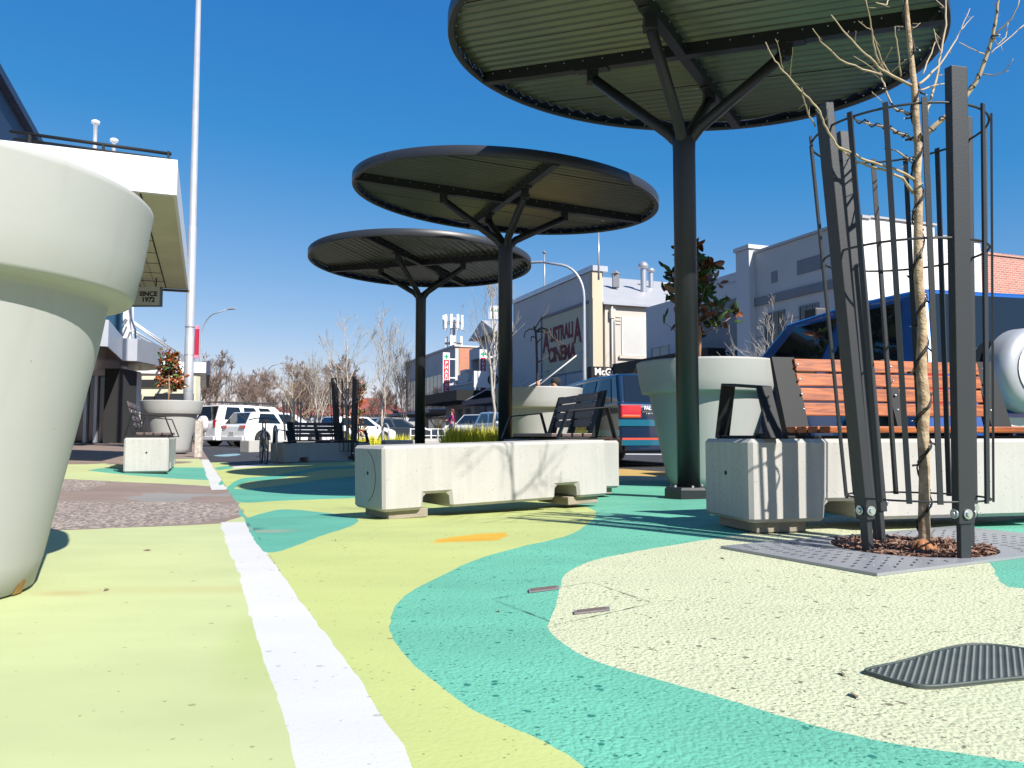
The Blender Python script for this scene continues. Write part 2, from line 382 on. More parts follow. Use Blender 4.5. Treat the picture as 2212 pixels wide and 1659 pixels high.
M['twig'] = mat('twig_bark', (.50, .40, .26), .8, noise=.3, nscale=18)
M['birch'] = mat('birch_bark', (.52, .47, .40), .8, noise=.35, nscale=12)
M['brownbark'] = mat('brown_bark', (.30, .215, .17), .85, noise=.3, nscale=6)
M['darkbark'] = mat('dark_bark', (.095, .075, .065), .85, noise=.3, nscale=8)
M['cable'] = mat('black_cable', (.008, .009, .009), .6)
M['led'] = mat('clear_led', (.75, .8, .82), .15)
M['galv'] = mat('galvanised', (.46, .48, .51), .45, metal=.3, noise=.12, nscale=4)
M['grate'] = mat('grate_steel', (.36, .375, .40), .42, metal=.35, noise=.12, nscale=3, bump=.05, bscale=200)
M['manhole'] = mat('manhole_rubber', (.045, .065, .06), .55, noise=.4, nscale=14, col2=(.075, .09, .08))
M['whitewall'] = mat('white_render', (.60, .59, .565), .85, noise=.08, nscale=.8)
M['greywall'] = mat('pale_grey_render', (.53, .52, .50), .85, noise=.10, nscale=.5)
M['midgrey'] = mat('mid_grey_trim', (.20, .21, .23), .8, noise=.1, nscale=1)
M['blueshade'] = mat('cool_white_render', (.52, .54, .56), .85, noise=.06, nscale=.6)
M['cream_wall'] = mat('cream_render', (.54, .47, .34), .85, noise=.06, nscale=.7)
M['pinkwall'] = mat('pale_pink_render', (.54, .49, .43), .85, noise=.07, nscale=.7)
M['panel'] = mat('khaki_panel', (.50, .47, .34), .85, noise=.08, nscale=.8)
M['hoard'] = mat('grey_board', (.40, .41, .42), .8)
M['greyroof'] = mat('grey_roof_metal', (.40, .40, .41), .5, noise=.08, nscale=1.0)
M['maroon'] = mat('maroon_lettering', (.16, .012, .016), .7)
M['signred'] = mat('sign_red', (.66, .02, .045), .4)
M['signwhite'] = mat('sign_white', (.82, .82, .82), .4)
M['signgreen'] = mat('sign_green', (.02, .33, .14), .4)
M['signgrey'] = mat('sign_pale', (.55, .60, .56), .5)
M['letter'] = mat('letter_black', (.015, .015, .015), .6)
M['banner'] = mat('banner_red', (.48, .015, .05), .6)
M['banner_pink'] = mat('banner_pink', (.75, .25, .38), .6)
M['brick'] = brick_mat('orange_brick', (.46, .15, .075), (.38, .11, .055), (.42, .30, .22))
M['brick_pink'] = brick_mat('old_red_brick', (.42, .17, .12), (.34, .12, .085), (.40, .33, .29))
M['paintbrick'] = brick_mat('white_painted_brick', (.74, .72, .68), (.70, .68, .64), (.62, .60, .57), bump=.8)
M['glass_b'] = mat('blue_window', (.035, .09, .15), .06, spec=1.0)
M['glass_d'] = mat('dark_window', (.012, .016, .018), .05, spec=.9)
M['glass_g'] = mat('green_window', (.03, .055, .055), .08, spec=.9)
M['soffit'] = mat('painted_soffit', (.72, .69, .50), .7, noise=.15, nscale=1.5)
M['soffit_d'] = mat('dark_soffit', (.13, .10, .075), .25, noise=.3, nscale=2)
M['alu'] = mat('brushed_aluminium', (.52, .54, .58), .35, metal=.55, noise=.1, nscale=2)
M['navyroof'] = mat('navy_cladding', (.018, .035, .085), .5)
M['redroof'] = mat('red_tiles', (.30, .075, .055), .8, noise=.2, nscale=1)
M['carwhite'] = mat('car_white', (.78, .79, .80), .25, coat=1)
M['carsilver'] = mat('car_pale_blue', (.62, .67, .74), .25, metal=.3, coat=1)
M['carblue'] = mat('car_bright_blue', (.016, .11, .42), .3, metal=.25, coat=1)
M['carnavy'] = mat('car_navy', (.004, .020, .055), .3, metal=.2, coat=1)
M['carteal'] = mat('car_teal', (.008, .13, .20), .3, metal=.2, coat=1)
M['cardark'] = mat('car_dark', (.03, .035, .045), .3, coat=1)
M['cargrey'] = mat('car_trim_grey', (.05, .05, .055), .6)
M['cglass'] = mat('car_glass', (.010, .014, .018), .04, spec=1.0)
M['tyre'] = mat('tyre', (.02, .02, .02), .85)
M['alloy'] = mat('alloy', (.55, .56, .58), .3, metal=.7)
M['lamp_red'] = mat('lamp_red', (.50, .01, .015), .12, coat=1)
M['lamp_amber'] = mat('lamp_amber', (.60, .10, .02), .2, coat=1)
M['lamp_clear'] = mat('lamp_clear', (.75, .78, .80), .1, coat=1)
M['stripe_red'] = mat('stripe_red', (.55, .07, .04), .4)
M['plate'] = mat('number_plate', (.55, .55, .50), .4)
M['skin'] = mat('skin', (.52, .30, .21), .6)
M['hair'] = mat('hair_auburn', (.11, .025, .015), .6)
M['hair2'] = mat('hair_brown', (.10, .045, .02), .6)
M['magenta'] = mat('magenta_cloth', (.42, .012, .17), .8)
M['navy'] = mat('navy_cloth', (.012, .018, .045), .85)
M['lilac'] = mat('lilac_cloth', (.42, .36, .46), .85)
M['shoe'] = mat('white_shoe', (.7, .7, .72), .6)
M['leaf'] = leaf_mat('magnolia_leaf', (.035, .07, .018), (.16, .055, .018))
M['leaf_o'] = leaf_mat('magnolia_leaf_warm', (.30, .075, .022), (.34, .085, .022))
M['leaf_g'] = leaf_mat('magnolia_leaf_green', (.09, .15, .025), (.14, .09, .03))
M['grass'] = mat('yellow_grass', (.78, .68, .04), .7, noise=.35, nscale=6, col2=(.50, .50, .03))
M['mulch'] = mat('mulch', (.20, .10, .065), .95, noise=.5, nscale=40, col2=(.07, .035, .025))
M['chip'] = mat('wood_chip', (.34, .20, .14), .9, noise=.5, nscale=30, col2=(.13, .065, .045))
M['dull'] = mat('dull_metal', (.22, .20, .21), .6, noise=.3, nscale=60)
M['rust'] = mat('rust_stain', (.34, .19, .04), .8, noise=.3, nscale=30)
M['post_white'] = mat('weathered_white', (.66, .63, .58), .8, noise=.45, nscale=14, col2=(.36, .29, .23))
M['stake'] = mat('timber_stake', (.45, .26, .14), .8)

# ------------------------------------------------------------------ camera, sky, sun
cd = bpy.data.cameras.new('Camera'); cam = bpy.data.objects.new('Camera', cd); COL.objects.link(cam)
cam.location = (0, 0, EYE); cam.rotation_euler = (R(90)+PITCH, 0, 0)
cd.sensor_width = 36; cd.lens = 36*F/2212; cd.clip_end = 4000; cd.clip_start = .02
sc.camera = cam
SUN_EL, SUN_AZ = R(41.5), math.atan2(-.785, .62)        # azimuth: direction towards the sun, from +X
wd = bpy.data.worlds.new('World'); sc.world = wd; wd.use_nodes = True
wn = wd.node_tree.nodes; wl = wd.node_tree.links
sky = wn.new('ShaderNodeTexSky'); sky.sky_type = 'NISHITA'; sky.sun_disc = False
sky.sun_elevation = SUN_EL; sky.sun_rotation = PI/2-SUN_AZ
sky.altitude = 900; sky.air_density = 1.15; sky.dust_density = .35; sky.ozone_density = 4.0
bg = wn['Background']; bg.inputs['Strength'].default_value = .092
sep = wn.new('ShaderNodeSeparateColor'); cmb = wn.new('ShaderNodeCombineColor'); wl.new(sky.outputs['Color'], sep.inputs['Color'])
for ch_, (k_, b_) in zip(('Red', 'Green', 'Blue'), ((.85, -.93), (.545, .25), (.36, 2.20))):     # grade of the sky: deeper blue overhead
    mm = wn.new('ShaderNodeMath'); mm.operation = 'MULTIPLY_ADD'; mm.inputs[1].default_value = k_; mm.inputs[2].default_value = b_
    lo_ = wn.new('ShaderNodeMath'); lo_.operation = 'MULTIPLY'; lo_.inputs[1].default_value = .20
    wl.new(sep.outputs[ch_], lo_.inputs[0]); mx_ = wn.new('ShaderNodeMath'); mx_.operation = 'MAXIMUM'; wl.new(lo_.outputs[0], mx_.inputs[1])
    wl.new(sep.outputs[ch_], mm.inputs[0]); wl.new(mm.outputs[0], mx_.inputs[0]); wl.new(mx_.outputs[0], cmb.inputs[ch_])
wl.new(cmb.outputs['Color'], bg.inputs['Color'])
sd = bpy.data.lights.new('Sun', 'SUN'); sd.energy = 5.0; sd.angle = R(.53); sd.color = (1, .955, .89)
sun = bpy.data.objects.new('Sun', sd); COL.objects.link(sun)
sdir = Vector((math.cos(SUN_AZ)*math.cos(SUN_EL), math.sin(SUN_AZ)*math.cos(SUN_EL), math.sin(SUN_EL)))
sun.rotation_euler = sdir.to_track_quat('Z', 'Y').to_euler(); sun.location = (5, -5, 12)
sc.view_settings.view_transform = 'Standard'; sc.view_settings.look = 'None'; sc.view_settings.gamma = 1
sc.view_settings.exposure = .88

#@@SECTION ground
# ------------------------------------------------------------------ ground: one triangulated sheet split into its painted areas
def catmull(P, n=6):
    out = []; m = len(P)
    for i in range(m):
        p0, p1, p2, p3 = P[(i-1) % m], P[i], P[(i+1) % m], P[(i+2) % m]
        for k in range(n):
            t = k/n
            out.append(tuple(.5*((2*p1[a])+(-p0[a]+p2[a])*t+(2*p0[a]-5*p1[a]+4*p2[a]-p3[a])*t*t+(-p0[a]+3*p1[a]-3*p2[a]+p3[a])*t**3) for a in (0, 1)))
    return out
def dens(P, step):
    out = []
    for i in range(len(P)):
        a, b = Vector(P[i]), Vector(P[(i+1) % len(P)])
        n = max(1, int((b-a).length/step))
        for k in range(n): out.append(tuple(a.lerp(b, k/n)))
    return out
def jit(P, amp, seed=0):
    rnd = random.Random(seed); out = []; c = [0, 0]
    for p in P:
        d = math.hypot(p[0], p[1]); a = amp*min(3, max(.6, d/2.5))
        c = [c[0]*.6+rnd.gauss(0, a)*.8, c[1]*.6+rnd.gauss(0, a)*.8]
        out.append((p[0]+c[0], p[1]+c[1]))
    return out
REG = []     # (name, material key, polygon)
def reg_px(mat_, pts, smooth_=True, amp=.0016, step=.05):
    P = [G(*p) for p in pts]
    if smooth_: P = catmull(P, 8)
    else: P = dens(P, step)
    REG.append((mat_, jit(P, amp, len(REG))))
def reg_0(mat_, pts, amp=.0021, step=.03):
    P = []
    for x, y in pts:
        r = ray(x, y); k = -EYE/r[2]; P.append((r[0]*k, r[1]*k))
    REG.append((mat_, jit(dens(P, step), amp, len(REG))))
def reg_w(mat_, P, amp=.0, step=.4):
    P = dens([tuple(p)[:2] for p in P], step)
    if amp: P = jit(P, amp, len(REG))
    REG.append((mat_, P))
def Ws(s, t): return tuple(W(s, t))[:2]
KS = [-6+.18*i for i in range(200)]
rk = random.Random(3)
KERB = [Ws(s, kerb_t(s)+rk.gauss(0, .0018)) for s in KS]
# path (left of the kerb): brown concrete, then painted parts
reg_w('brown', [Ws(s, kerb_t(s)) for s in (-6, 0, 10, 20, 29.8)]+[Ws(29.8, -9), Ws(-6, -9)])
reg_w('lime', [Ws(s, kerb_t(s)) for s in (-6, 0, 8, 14, 19.5)]+[Ws(19.5, 3.2), Ws(13.0, 5.55), Ws(-6, 5.55)], step=.3)
# near lime path
REG.append(('lime_path', jit(dens([G(*p) for p in ((540, 1128), (476, 1131), (300, 1139), (120, 1146), (-260, 1150), (-1500, 1300))]+[(-5, -3), Ws(-6, kerb_t(-6))]+[Ws(s, kerb_t(s)) for s in (-3, 0, 2, 3.4)], .06), .003, 5)))
reg_px('seal', [(90, 1082), (250, 1084), (400, 1083), (507, 1088), (523, 1096), (541, 1126), (430, 1129), (300, 1137), (60, 1148)], False, .003)
reg_px('seal', [(30, 1050), (150, 1036), (245, 1040), (190, 1058), (60, 1066)], False, .004)
reg_px('patch', [(270, 1075), (330, 1065), (430, 1067), (500, 1072), (510, 1080), (380, 1082)], True, .02)
reg_px('lime_path', [(0, 1034), (150, 1035), (250, 1040), (380, 1046), (466, 1050), (440, 1000), (430, 991), (330, 992), (250, 1000), (185, 1003), (0, 1004)], False, .003)
reg_px('teal', [(187, 1016), (215, 1012), (250, 1010), (330, 1009), (441, 1010), (455, 1037), (380, 1034), (300, 1028), (235, 1022)], False, .002)
reg_px('brown', [(228, 1003), (262, 998), (300, 996), (410, 997), (395, 1001), (330, 1003)], True, .002)
# white stripe
reg_0('white', [(476, 1128), (492, 1180), (515, 1240), (530, 1290), (548, 1350), (572, 1430), (600, 1510), (625, 1600), (640, 1659), (690, 1850), (800, 2300), (1240, 2300), (1010, 1850), (890, 1659), (870, 1610), (830, 1560), (780, 1470), (722, 1395), (650, 1300), (600, 1230), (568, 1185), (548, 1160), (541, 1128)])
reg_w('white', [Ws(7.8, kerb_t(7.8)-.135), Ws(10, kerb_t(10)-.14), Ws(14, kerb_t(14)-.14), Ws(17.4, kerb_t(17.4)-.14), Ws(17.4, kerb_t(17.4)), Ws(14, kerb_t(14)), Ws(10, kerb_t(10)), Ws(7.8, kerb_t(7.8))], .002, .12)
# kerb-side road paint
reg_px('teal', [(520, 1101), (600, 1101), (690, 1106), (755, 1116), (772, 1125), (755, 1137), (700, 1155), (640, 1178), (582, 1194), (556, 1176), (540, 1150), (528, 1120)], True, .002)
reg_px('teal', [(496, 1058), (530, 1056), (590, 1050), (650, 1042), (700, 1035), (800, 1026), (1000, 1015), (1030, 1036), (900, 1058), (778, 1074), (700, 1078), (600, 1082), (512, 1084)], True, .003)
reg_px('green_far', [(476, 1040), (520, 1034), (575, 1029), (640, 1018), (690, 1010), (760, 1007), (830, 1004), (830, 1008), (760, 1012), (700, 1015), (650, 1024), (590, 1036), (530, 1042), (482, 1046)], True, .003)
reg_px('green_far', [(466, 1010), (500, 1006), (508, 1009), (490, 1013), (470, 1015)], True, .003)
reg_px('asphalt', [(490, 1000), (520, 992), (612, 984), (760, 976), (1000, 968), (1000, 990), (760, 996), (612, 1001), (497, 1008)], False, .006, .1)
reg_px('white', [(500, 1008), (612, 998), (760, 991), (762, 994), (612, 1002), (506, 1012)], False, .003, .1)
reg_px('blue', [(462, 984), (505, 980), (520, 982), (490, 986)], True, .003)
# the big green band, then the cream area inside it
reg_px('green', [(1212, 1083), (1265, 1095), (1288, 1110), (1268, 1133), (1225, 1157), (1130, 1180), (1040, 1205), (960, 1240), (900, 1270), (858, 1303), (843, 1338), (845, 1370), (870, 1410), (910, 1450), (960, 1490), (1020, 1532), (1100, 1570), (1180, 1605), (1265, 1659), (1480, 1850), (1900, 2300), (2900, 2300), (2700, 1900), (2500, 1400), (2700, 1180), (2600, 1100), (2100, 1048), (1750, 1040), (1445, 1038), (1343, 1040), (1250, 1060)], True, .0016)
reg_px('cream', [(1545, 1163), (1440, 1180), (1350, 1195), (1268, 1215), (1222, 1240), (1211, 1268), (1203, 1300), (1192, 1332), (1184, 1355), (1215, 1388), (1285, 1427), (1400, 1462), (1500, 1490), (1600, 1520), (1700, 1550), (1820, 1583), (1950, 1610), (2100, 1631), (2260, 1652), (2800, 1700), (3200, 1560), (2500, 1290), (2212, 1271), (2170, 1262), (2150, 1240), (2142, 1222), (2100, 1180), (2090, 1150), (2130, 1128), (2400, 1100), (2300, 1085), (2000, 1095), (1750, 1120), (1620, 1150)], True, .0016)
reg_px('cream', [(1346, 1028), (1446, 1030), (1700, 1034), (1700, 1038), (1446, 1038), (1346, 1036), (1200, 1032), (1200, 1027)], False, .003, .1)
reg_px('orange', [(1200, 1008), (1346, 1013), (1446, 1020), (1700, 1026), (1700, 1033), (1446, 1029), (1346, 1027), (1200, 1024)], False, .003, .1)
reg_px('amber', [(920, 1174), (936, 1166), (985, 1158), (1030, 1153), (1085, 1149), (1096, 1157), (1062, 1168), (1000, 1171), (950, 1173)], False, .007, .04)
for (pa, pb, pc, pd) in (((1348, 967), (1560, 967), (1560, 969.5), (1348, 969.5)), ((1343, 1000), (1500, 1006), (1500, 1009), (1343, 1003)), ((1150, 978), (1600, 982), (1600, 984), (1150, 980))):
    reg_px('white', [pa, pb, pc, pd], False, .0, .3)

def pip(x, y, P):
    c = False; n = len(P); j = n-1
    for i in range(n):
        xi, yi = P[i]; xj, yj = P[j]
        if (yi > y) != (yj > y) and x < (xj-xi)*(y-yi)/(yj-yi)+xi: c = not c
        j = i
    return c
def build_ground():
    verts = []; edges = []
    def addloop(P, closed=True):
        b = len(verts); verts.extend([Vector(p) for p in P]); n = len(P)
        for i in range(n if closed else n-1): edges.append((b+i, b+(i+1) % n))
    dom = [Ws(-6, -9), Ws(-6, 20.2), Ws(29.8, 20.2), Ws(29.8, -9)]
    addloop(dens(dom, 1.0))
    addloop([p for p, s in zip(KERB, KS) if -6 <= s <= 29.8], False)
    for m, P in REG: addloop(P)
    for i in range(0, 60):
        for j in range(0, 50):
            s = -5.8+i*.6; t = -8.8+j*.6
            if s < 29.6 and t < 20: verts.append(Vector(Ws(s+.013*(j % 3), t+.01)))
    V2, E2, F2, _, _, _ = delaunay_2d_cdt(verts, edges, [], 0, 1e-5)
    boxes = [(min(p[0] for p in P), max(p[0] for p in P), min(p[1] for p in P), max(p[1] for p in P)) for m, P in REG]
    out = {}
    for f in F2:
        cx = sum(V2[i].x for i in f)/len(f); cy = sum(V2[i].y for i in f)/len(f)
        s, t = ST(cx, cy)
        if not (-6 <= s <= 29.8 and -9 <= t <= 20.2): continue
        left = t < kerb_t(s)
        k = 'asphalt'
        for (m, P), b in zip(REG, boxes):
            if b[0] <= cx <= b[1] and b[2] <= cy <= b[3] and pip(cx, cy, P): k = m
        if left and k == 'asphalt': k = 'brown'
        out.setdefault((k, left), []).append(f)
    names = {'lime': 'pavement', 'lime_path': 'path', 'brown': 'path', 'seal': 'path', 'patch': 'path', 'asphalt': 'road', 'white': 'road_marking'}
    for (k, left), fs in out.items():
        h = hz_path if left else hz_road
        idx = {}; vv = []; ff = []
        for f in fs:
            g = []
            for i in f:
                if i not in idx:
                    idx[i] = len(vv); p = V2[i]; vv.append((p.x, p.y, h(p.x, p.y)))
                g.append(idx[i])
            a, b, c = vv[g[0]], vv[g[1]], vv[g[2]]
            if (b[0]-a[0])*(c[1]-a[1])-(b[1]-a[1])*(c[0]-a[0]) < 0: g.reverse()
            ff.append(g)
        o = MB(); o.v = vv; o.f = ff; o.sm = [True]*len(ff); o.mi = [0]*len(ff)
        tag(o.build(names.get(k, 'painted_pavement'), M[k]), kind='structure')
    # joints sawn across the path
    for pts_ in (((200, 1058), (240, 1042), (262, 1039)), ((150, 1084), (330, 1083), (500, 1085))):
        jm = MB(); jm.bar([Vector((*G(*q_), hz_path(*G(*q_))+.0012)) for q_ in pts_], .005, .0012, (-.358, .934, 0))
        tag(jm.build('path_joint', M['kerb']), kind='structure')
    # kerb face, where the road drops below the path
    kb = MB()
    P = [(p, s) for p, s in zip(KERB, KS) if -6 <= s <= 29.8]
    for (p, s), (q, s2) in zip(P[:-1], P[1:]):
        z0, z1 = hz_road(*p), hz_road(*q); a0, a1 = hz_path(*p), hz_path(*q)
        if a0-z0 > .001 or a1-z1 > .001:
            kb.add([(p[0], p[1], z0-.01), (q[0], q[1], z1-.01), (q[0], q[1], a1), (p[0], p[1], a0)], [(0, 1, 2, 3)])
    tag(kb.build('kerb', M['kerb']), kind='structure')
build_ground()
g = MB(); g.quad((-900, -300, -.16), (1500, -300, -.16), (1500, 2500, -.16), (-900, 2500, -.16))
gm = mat('far_ground', (.16, .155, .15), .95, noise=.3, nscale=.15)
tag(g.build('ground', gm), kind='structure')
g = MB(); g.sbox(29.8, 400, -.12, 17.2, -.12, .0); tag(g.build('road', M['asphalt']), kind='structure')
# footpath in front of the far shops, left side
g = MB(); g.sbox(29.8, 140, -9, -.12, -.15, .10); g.sbox(29.8, 140, -9, -4.5, .1, .16); tag(g.build('footpath', M['brown']), kind='structure')
g = MB(); g.sbox(-6, 140, 17.2, 23, -.14, .03); tag(g.build('footpath', M['patch']), kind='structure')

#@@SECTION street furniture
# ------------------------------------------------------------------ concrete blocks and benches
BH = .42; BL = 2.45; BW = .50
def block_mb(L=BL):
    a, w = (.42, .25) if L > 2 else (.28, .21)
    pts = [(0, 0), (a, 0), (a+.01, .10), (a+w-.01, .10), (a+w, 0), (L-a-w, 0), (L-a-w+.01, .10), (L-a-.01, .10), (L-a, 0), (L, 0), (L, BH), (0, BH)]
    m = MB(); m.prism([(x, 0, z) for x, z in pts], (0, BW, 0)); return m
def add_block_parts(root, nbev=.026, L=BL, tilted=False):
    b = block_mb(L).build('base_block', M['concrete'], root, bevel=.019, seg=1)
    if tilted:
      g_ = MB(); g_.tube([(-.0008, BW/2+.04+.17*math.cos(a_), .22+.17*math.sin(a_)) for a_ in [R(105+k*6.5) for k in range(24)]], .0018, 5); g_.build('mould_mark', M['hole'], b)
    for x in (-.002, L+.002):
        h = MB(); h.tube([(x-.001, BW/2, .24), (x+.001, BW/2, .24)], .012, 10); h.build('lifting_socket', M['hole'], b)
    for x in (.06, L-.34):
        p = MB(); p.box((x, .05, -.055), (x+.28, BW-.05, .004)); p.build('support_pad', M['concrete_dark'], root, bevel=.006)
def place_on(loc, rz, lift=.055):
    return (loc[0], loc[1], loc[2]+lift), rz
def make_block(label, loc, rz, group=None, L=1.83, tilt=0):
    t = thing('concrete_block', label, 'block', loc, rz, group); add_block_parts(t, L=L, tilted=tilt != 0); t.rotation_euler.y = tilt; return t
def make_bench(name, label, loc, rz, wood, group='benches on concrete blocks'):
    t = thing(name, label, 'bench', loc, rz, group)
    add_block_parts(t)
    H = BH
    f = MB()
    for y in (.05, .42): f.box((.06, y, H), (BL-.06, y+.05, H+.016))
    for x in (.30, 1.2, 2.08): f.box((x, .03, H+.0165), (x+.06, .47, H+.03))
    f.build('seat_frame', M['black'], t, bevel=.003)
    for k in range(4):
        s = MB(); y = .005+k*.105; s.box((.46, y, H+.031), (BL-.46, y+.092, H+.066)); s.build('seat_slat', wood, t, bevel=.007)
    for x in (.12, BL-.12):
        a = MB(); a.bar([(x, .245, H+.010), (x, -.04, H+.010), (x, .06, H+.265), (x, .43, H+.30), (x, .51, H+.010), (x, .25, H+.010)], .085, .014, (1, 0, 0))
        a.build('armrest', M['black'], t, bevel=.004)
    bk = lambda z: .435+.10*(z-H)/.5
    for x0, x1 in ((.46, .605), (1.19, 1.26), (BL-.605, BL-.46)):
        p = MB()
        p.add([(x0, bk(H)-.05, H+.0), (x1, bk(H)-.05, H+.0), (x1, bk(H)+.02, H), (x0, bk(H)+.02, H), (x0, bk(H+.46)+.012, H+.475), (x1, bk(H+.46)+.012, H+.475), (x1, bk(H+.46)+.035, H+.475), (x0, bk(H+.46)+.035, H+.475)],
              [(0, 3, 2, 1), (4, 5, 6, 7), (0, 1, 5, 4), (1, 2, 6, 5), (2, 3, 7, 6), (3, 0, 4, 7)])
        bb = p; bb.cur = 1
        for k in range(4):
            z = H+.168+k*.0865; bb.ball((x1-.008 if x0 < 1 else x0+.03, bk(z)-.028, z), .0075, 8, 5)
        bb.build('back_support', [M['black'], M['bolt']], t)
    for k in range(4):
        z = H+.130+k*.0865; y = bk(z+.045)-.014
        s = MB(); s.add([(x, bk(zz)-.014+dy, zz) for x in (.59, BL-.59) for zz in (z, z+.076) for dy in (0, .022)],
                        [(0, 1, 3, 2), (4, 6, 7, 5), (0, 4, 5, 1), (2, 3, 7, 6), (0, 2, 6, 4), (1, 5, 7, 3)])
        s.build('back_slat', wood, t, bevel=.006)
    return t
def zrot(dx, dy): return math.atan2(dy, dx)
make_bench('bench', 'large bench with orange timber slats on a concrete block behind the guarded tree', (1.19, 4.0, .06), zrot(.974, .225), M['wood'])
make_block('long plain concrete block on grey pads in the middle of the plaza, without a seat', (-.817, 5.09, .008), zrot(.845, .535), tilt=R(-1.1))
make_bench('bench', 'bench with dark brown slats, seen end on just past the long plain block', (-.106, 9.38, .03), zrot(.235, -.97), M['brownwood'])
make_bench('bench', 'bench with brown slats on a concrete block, standing end on upon the left footpath', (-4.21, 9.8, .045), zrot(-.358, .934), M['brownwood'])
make_bench('bench', 'bench with dark slats on a shaded concrete block in front of the second tree guard', (-4.93, 17.25, -.13+.03), zrot(.63, .78), M['brownwood'])
make_block('pale concrete block beside the parked white hatchback', (-8.0, 24.3, -.09), zrot(.63, .78), 'far concrete blocks', L=2.45)
make_block('shaded concrete block just right of the dark slatted bench', (-2.95, 18.6, -.04), zrot(.9, .35), 'far concrete blocks')
make_block('small lit concrete block behind the third canopy column', (-3.0, 27.5, -.05), zrot(.63, .78), 'far concrete blocks')

# ------------------------------------------------------------------ shade shelters
def shelter(cx, cy, zc, ta, tb, beam, label, zfork=3.08, corr=None):
    gz = hz(cx, cy)
    t = thing('shade_shelter', label, 'shelter', (cx, cy, gz), 0, 'round canopies on charcoal columns')
    pl = lambda x, y: zc-gz+ta*x+tb*y
    f = zfork-gz
    c = MB(); c.lathe([(.096, .05), (.096, f-.12), (.10, f-.02), (.085, f+.05), (.03, f+.07)], 40, cap=True); c.build('column', M['charcoal'], t)
    b = MB(); b.lathe([(.205, -.12), (.205, .075), (.19, .095), (.0, .0955)], 6, smooth=False); s = b; s.cur = 1
    for k in range(6):
        a = PI/6+k*PI/3; s.lathe([(.011, .095), (.011, .11), (.001, .112)], 6, (.15*math.cos(a), .15*math.sin(a), 0), smooth=False)
    s.build('base_plate', [M['charcoal'], M['galv']], t)
    Rr = 2.02
    for k in range(2):
        a = R(beam)+k*PI/2; d = Vector((math.cos(a), math.sin(a), 0)); n = Vector((-d.y, d.x, 0))
        zo = .0 if k == 0 else .035
        m = MB(); P = [d*(-Rr), d*Rr]
        P = [Vector((p.x, p.y, pl(p.x, p.y)+.035)) for p in P]
        m.bar(P, .085, .11-.002*k, n); q = m; q.cur = 1
        for i in range(40):
            r_ = -1.9+i*.097
            p = d*r_+n*.055*(1 if i % 2 else -1); q.ball((p.x, p.y, pl(p.x, p.y)+.055), .007, 6, 4)
        q.build('beam', [M['charcoal'], M['galv']], t)
        for sgn in (-1, 1):
            e = d*sgn*.86; ez = pl(e.x, e.y)
            m = MB(); m.tube([d*sgn*.0+Vector((0, 0, f-.16)), d*sgn*.055+Vector((0, 0, f-.02)), d*sgn*.14+Vector((0, 0, f+.075)), d*sgn*.84+Vector((0, 0, ez-.12))], [.05, .052, .05, .046], 14)
            am = m.build('arm', M['charcoal'], t)
            m = MB(); m.box((e.x-.05, e.y-.05, ez-.15), (e.x+.05, e.y+.05, ez-.022)); m.bar([Vector((e.x, e.y, 0))-d*.16+Vector((0, 0, ez-.028-ta*d.x*.16-tb*d.y*.16)), Vector((e.x, e.y, 0))+d*.16+Vector((0, 0, ez-.028+ta*d.x*.16+tb*d.y*.16))], .10, .012, n)
            m.ball(e+n*.055+Vector((0, 0, ez-.10)), .014, 8, 5); m.ball(e-n*.055+Vector((0, 0, ez-.10)), .014, 8, 5)
            m.build('bracket', M['charcoal'], am, bevel=.008)
    # corrugated sheet
    a = R(beam if corr is None else corr); d = Vector((math.cos(a), math.sin(a), 0)); n = Vector((-d.y, d.x, 0))
    m = MB(); vs = []; N = 420
    for i in range(N+1):
        w = -2.044+4.088*i/N; hh = math.sqrt(max(0, 2.044**2-w*w))
        zz = .015*math.sin(2*PI*w/.115)
        for q in (-1, -.33, .33, 1):
            p = n*w+d*hh*q; vs.append((p.x, p.y, pl(p.x, p.y)+.100+zz))
    fs = [(i*4+k, i*4+k+1, i*4+5+k, i*4+4+k) for i in range(N) for k in range(3)]
    m.add(vs, fs, True); m.build('roof_sheet', M['sheet'], t)
    # lap joints of the sheets
    m = MB()
    for i in range(-2, 3):
        w = i*.76+.18; hh = math.sqrt(Rr*Rr-w*w)
        p, q = n*w-d*hh*.99, n*w+d*hh*.99
        m.bar([(p.x, p.y, pl(p.x, p.y)+.094), (q.x, q.y, pl(q.x, q.y)+.094)], .007, .005, n)
    m.build('sheet_lap', M['black'], t)
    # rim: outer band with a bottom lip
    m = MB(); n_ = 128
    prof = [(2.0, .012), (2.055, .0), (2.06, .006), (2.06, .118), (2.053, .124), (2.046, .12), (2.046, .014), (2.0, .022)]
    vs = []
    for r_, z_ in prof:
        for k in range(n_):
            th = 2*PI*k/n_; x, y = r_*math.cos(th), r_*math.sin(th); vs.append((x, y, pl(x, y)-.01+z_))
    m.add(vs, [(i*n_+k, i*n_+(k+1) % n_, ((i+1) % 8)*n_+(k+1) % n_, ((i+1) % 8)*n_+k) for i in range(8) for k in range(n_)], True)
    q = m; q.cur = 1
    for k in range(56):
        th = 2*PI*k/56; x, y = 1.99*math.cos(th), 1.99*math.sin(th); q.ball((x, y, pl(x, y)+.02), .008, 6, 4)
    for k in range(3):
        th = R(beam+90)+k*2*PI/3; x, y = math.cos(th), math.sin(th)
        q.cur = 2; q.bar([(2.0605*x, 2.0605*y, pl(2.06*x, 2.06*y)-.008), (2.0605*x, 2.0605*y, pl(2.06*x, 2.06*y)+.108)], .004, .002, (-y, x, 0)); q.cur = 1
    q.build('rim', [M['rim'], M['galv'], M['hole']], t)
    return t
shelter(1.50, 6.80, 3.83, -.075, .07, -29, 'nearest and highest round canopy, its charcoal column in front of the big pale pot')
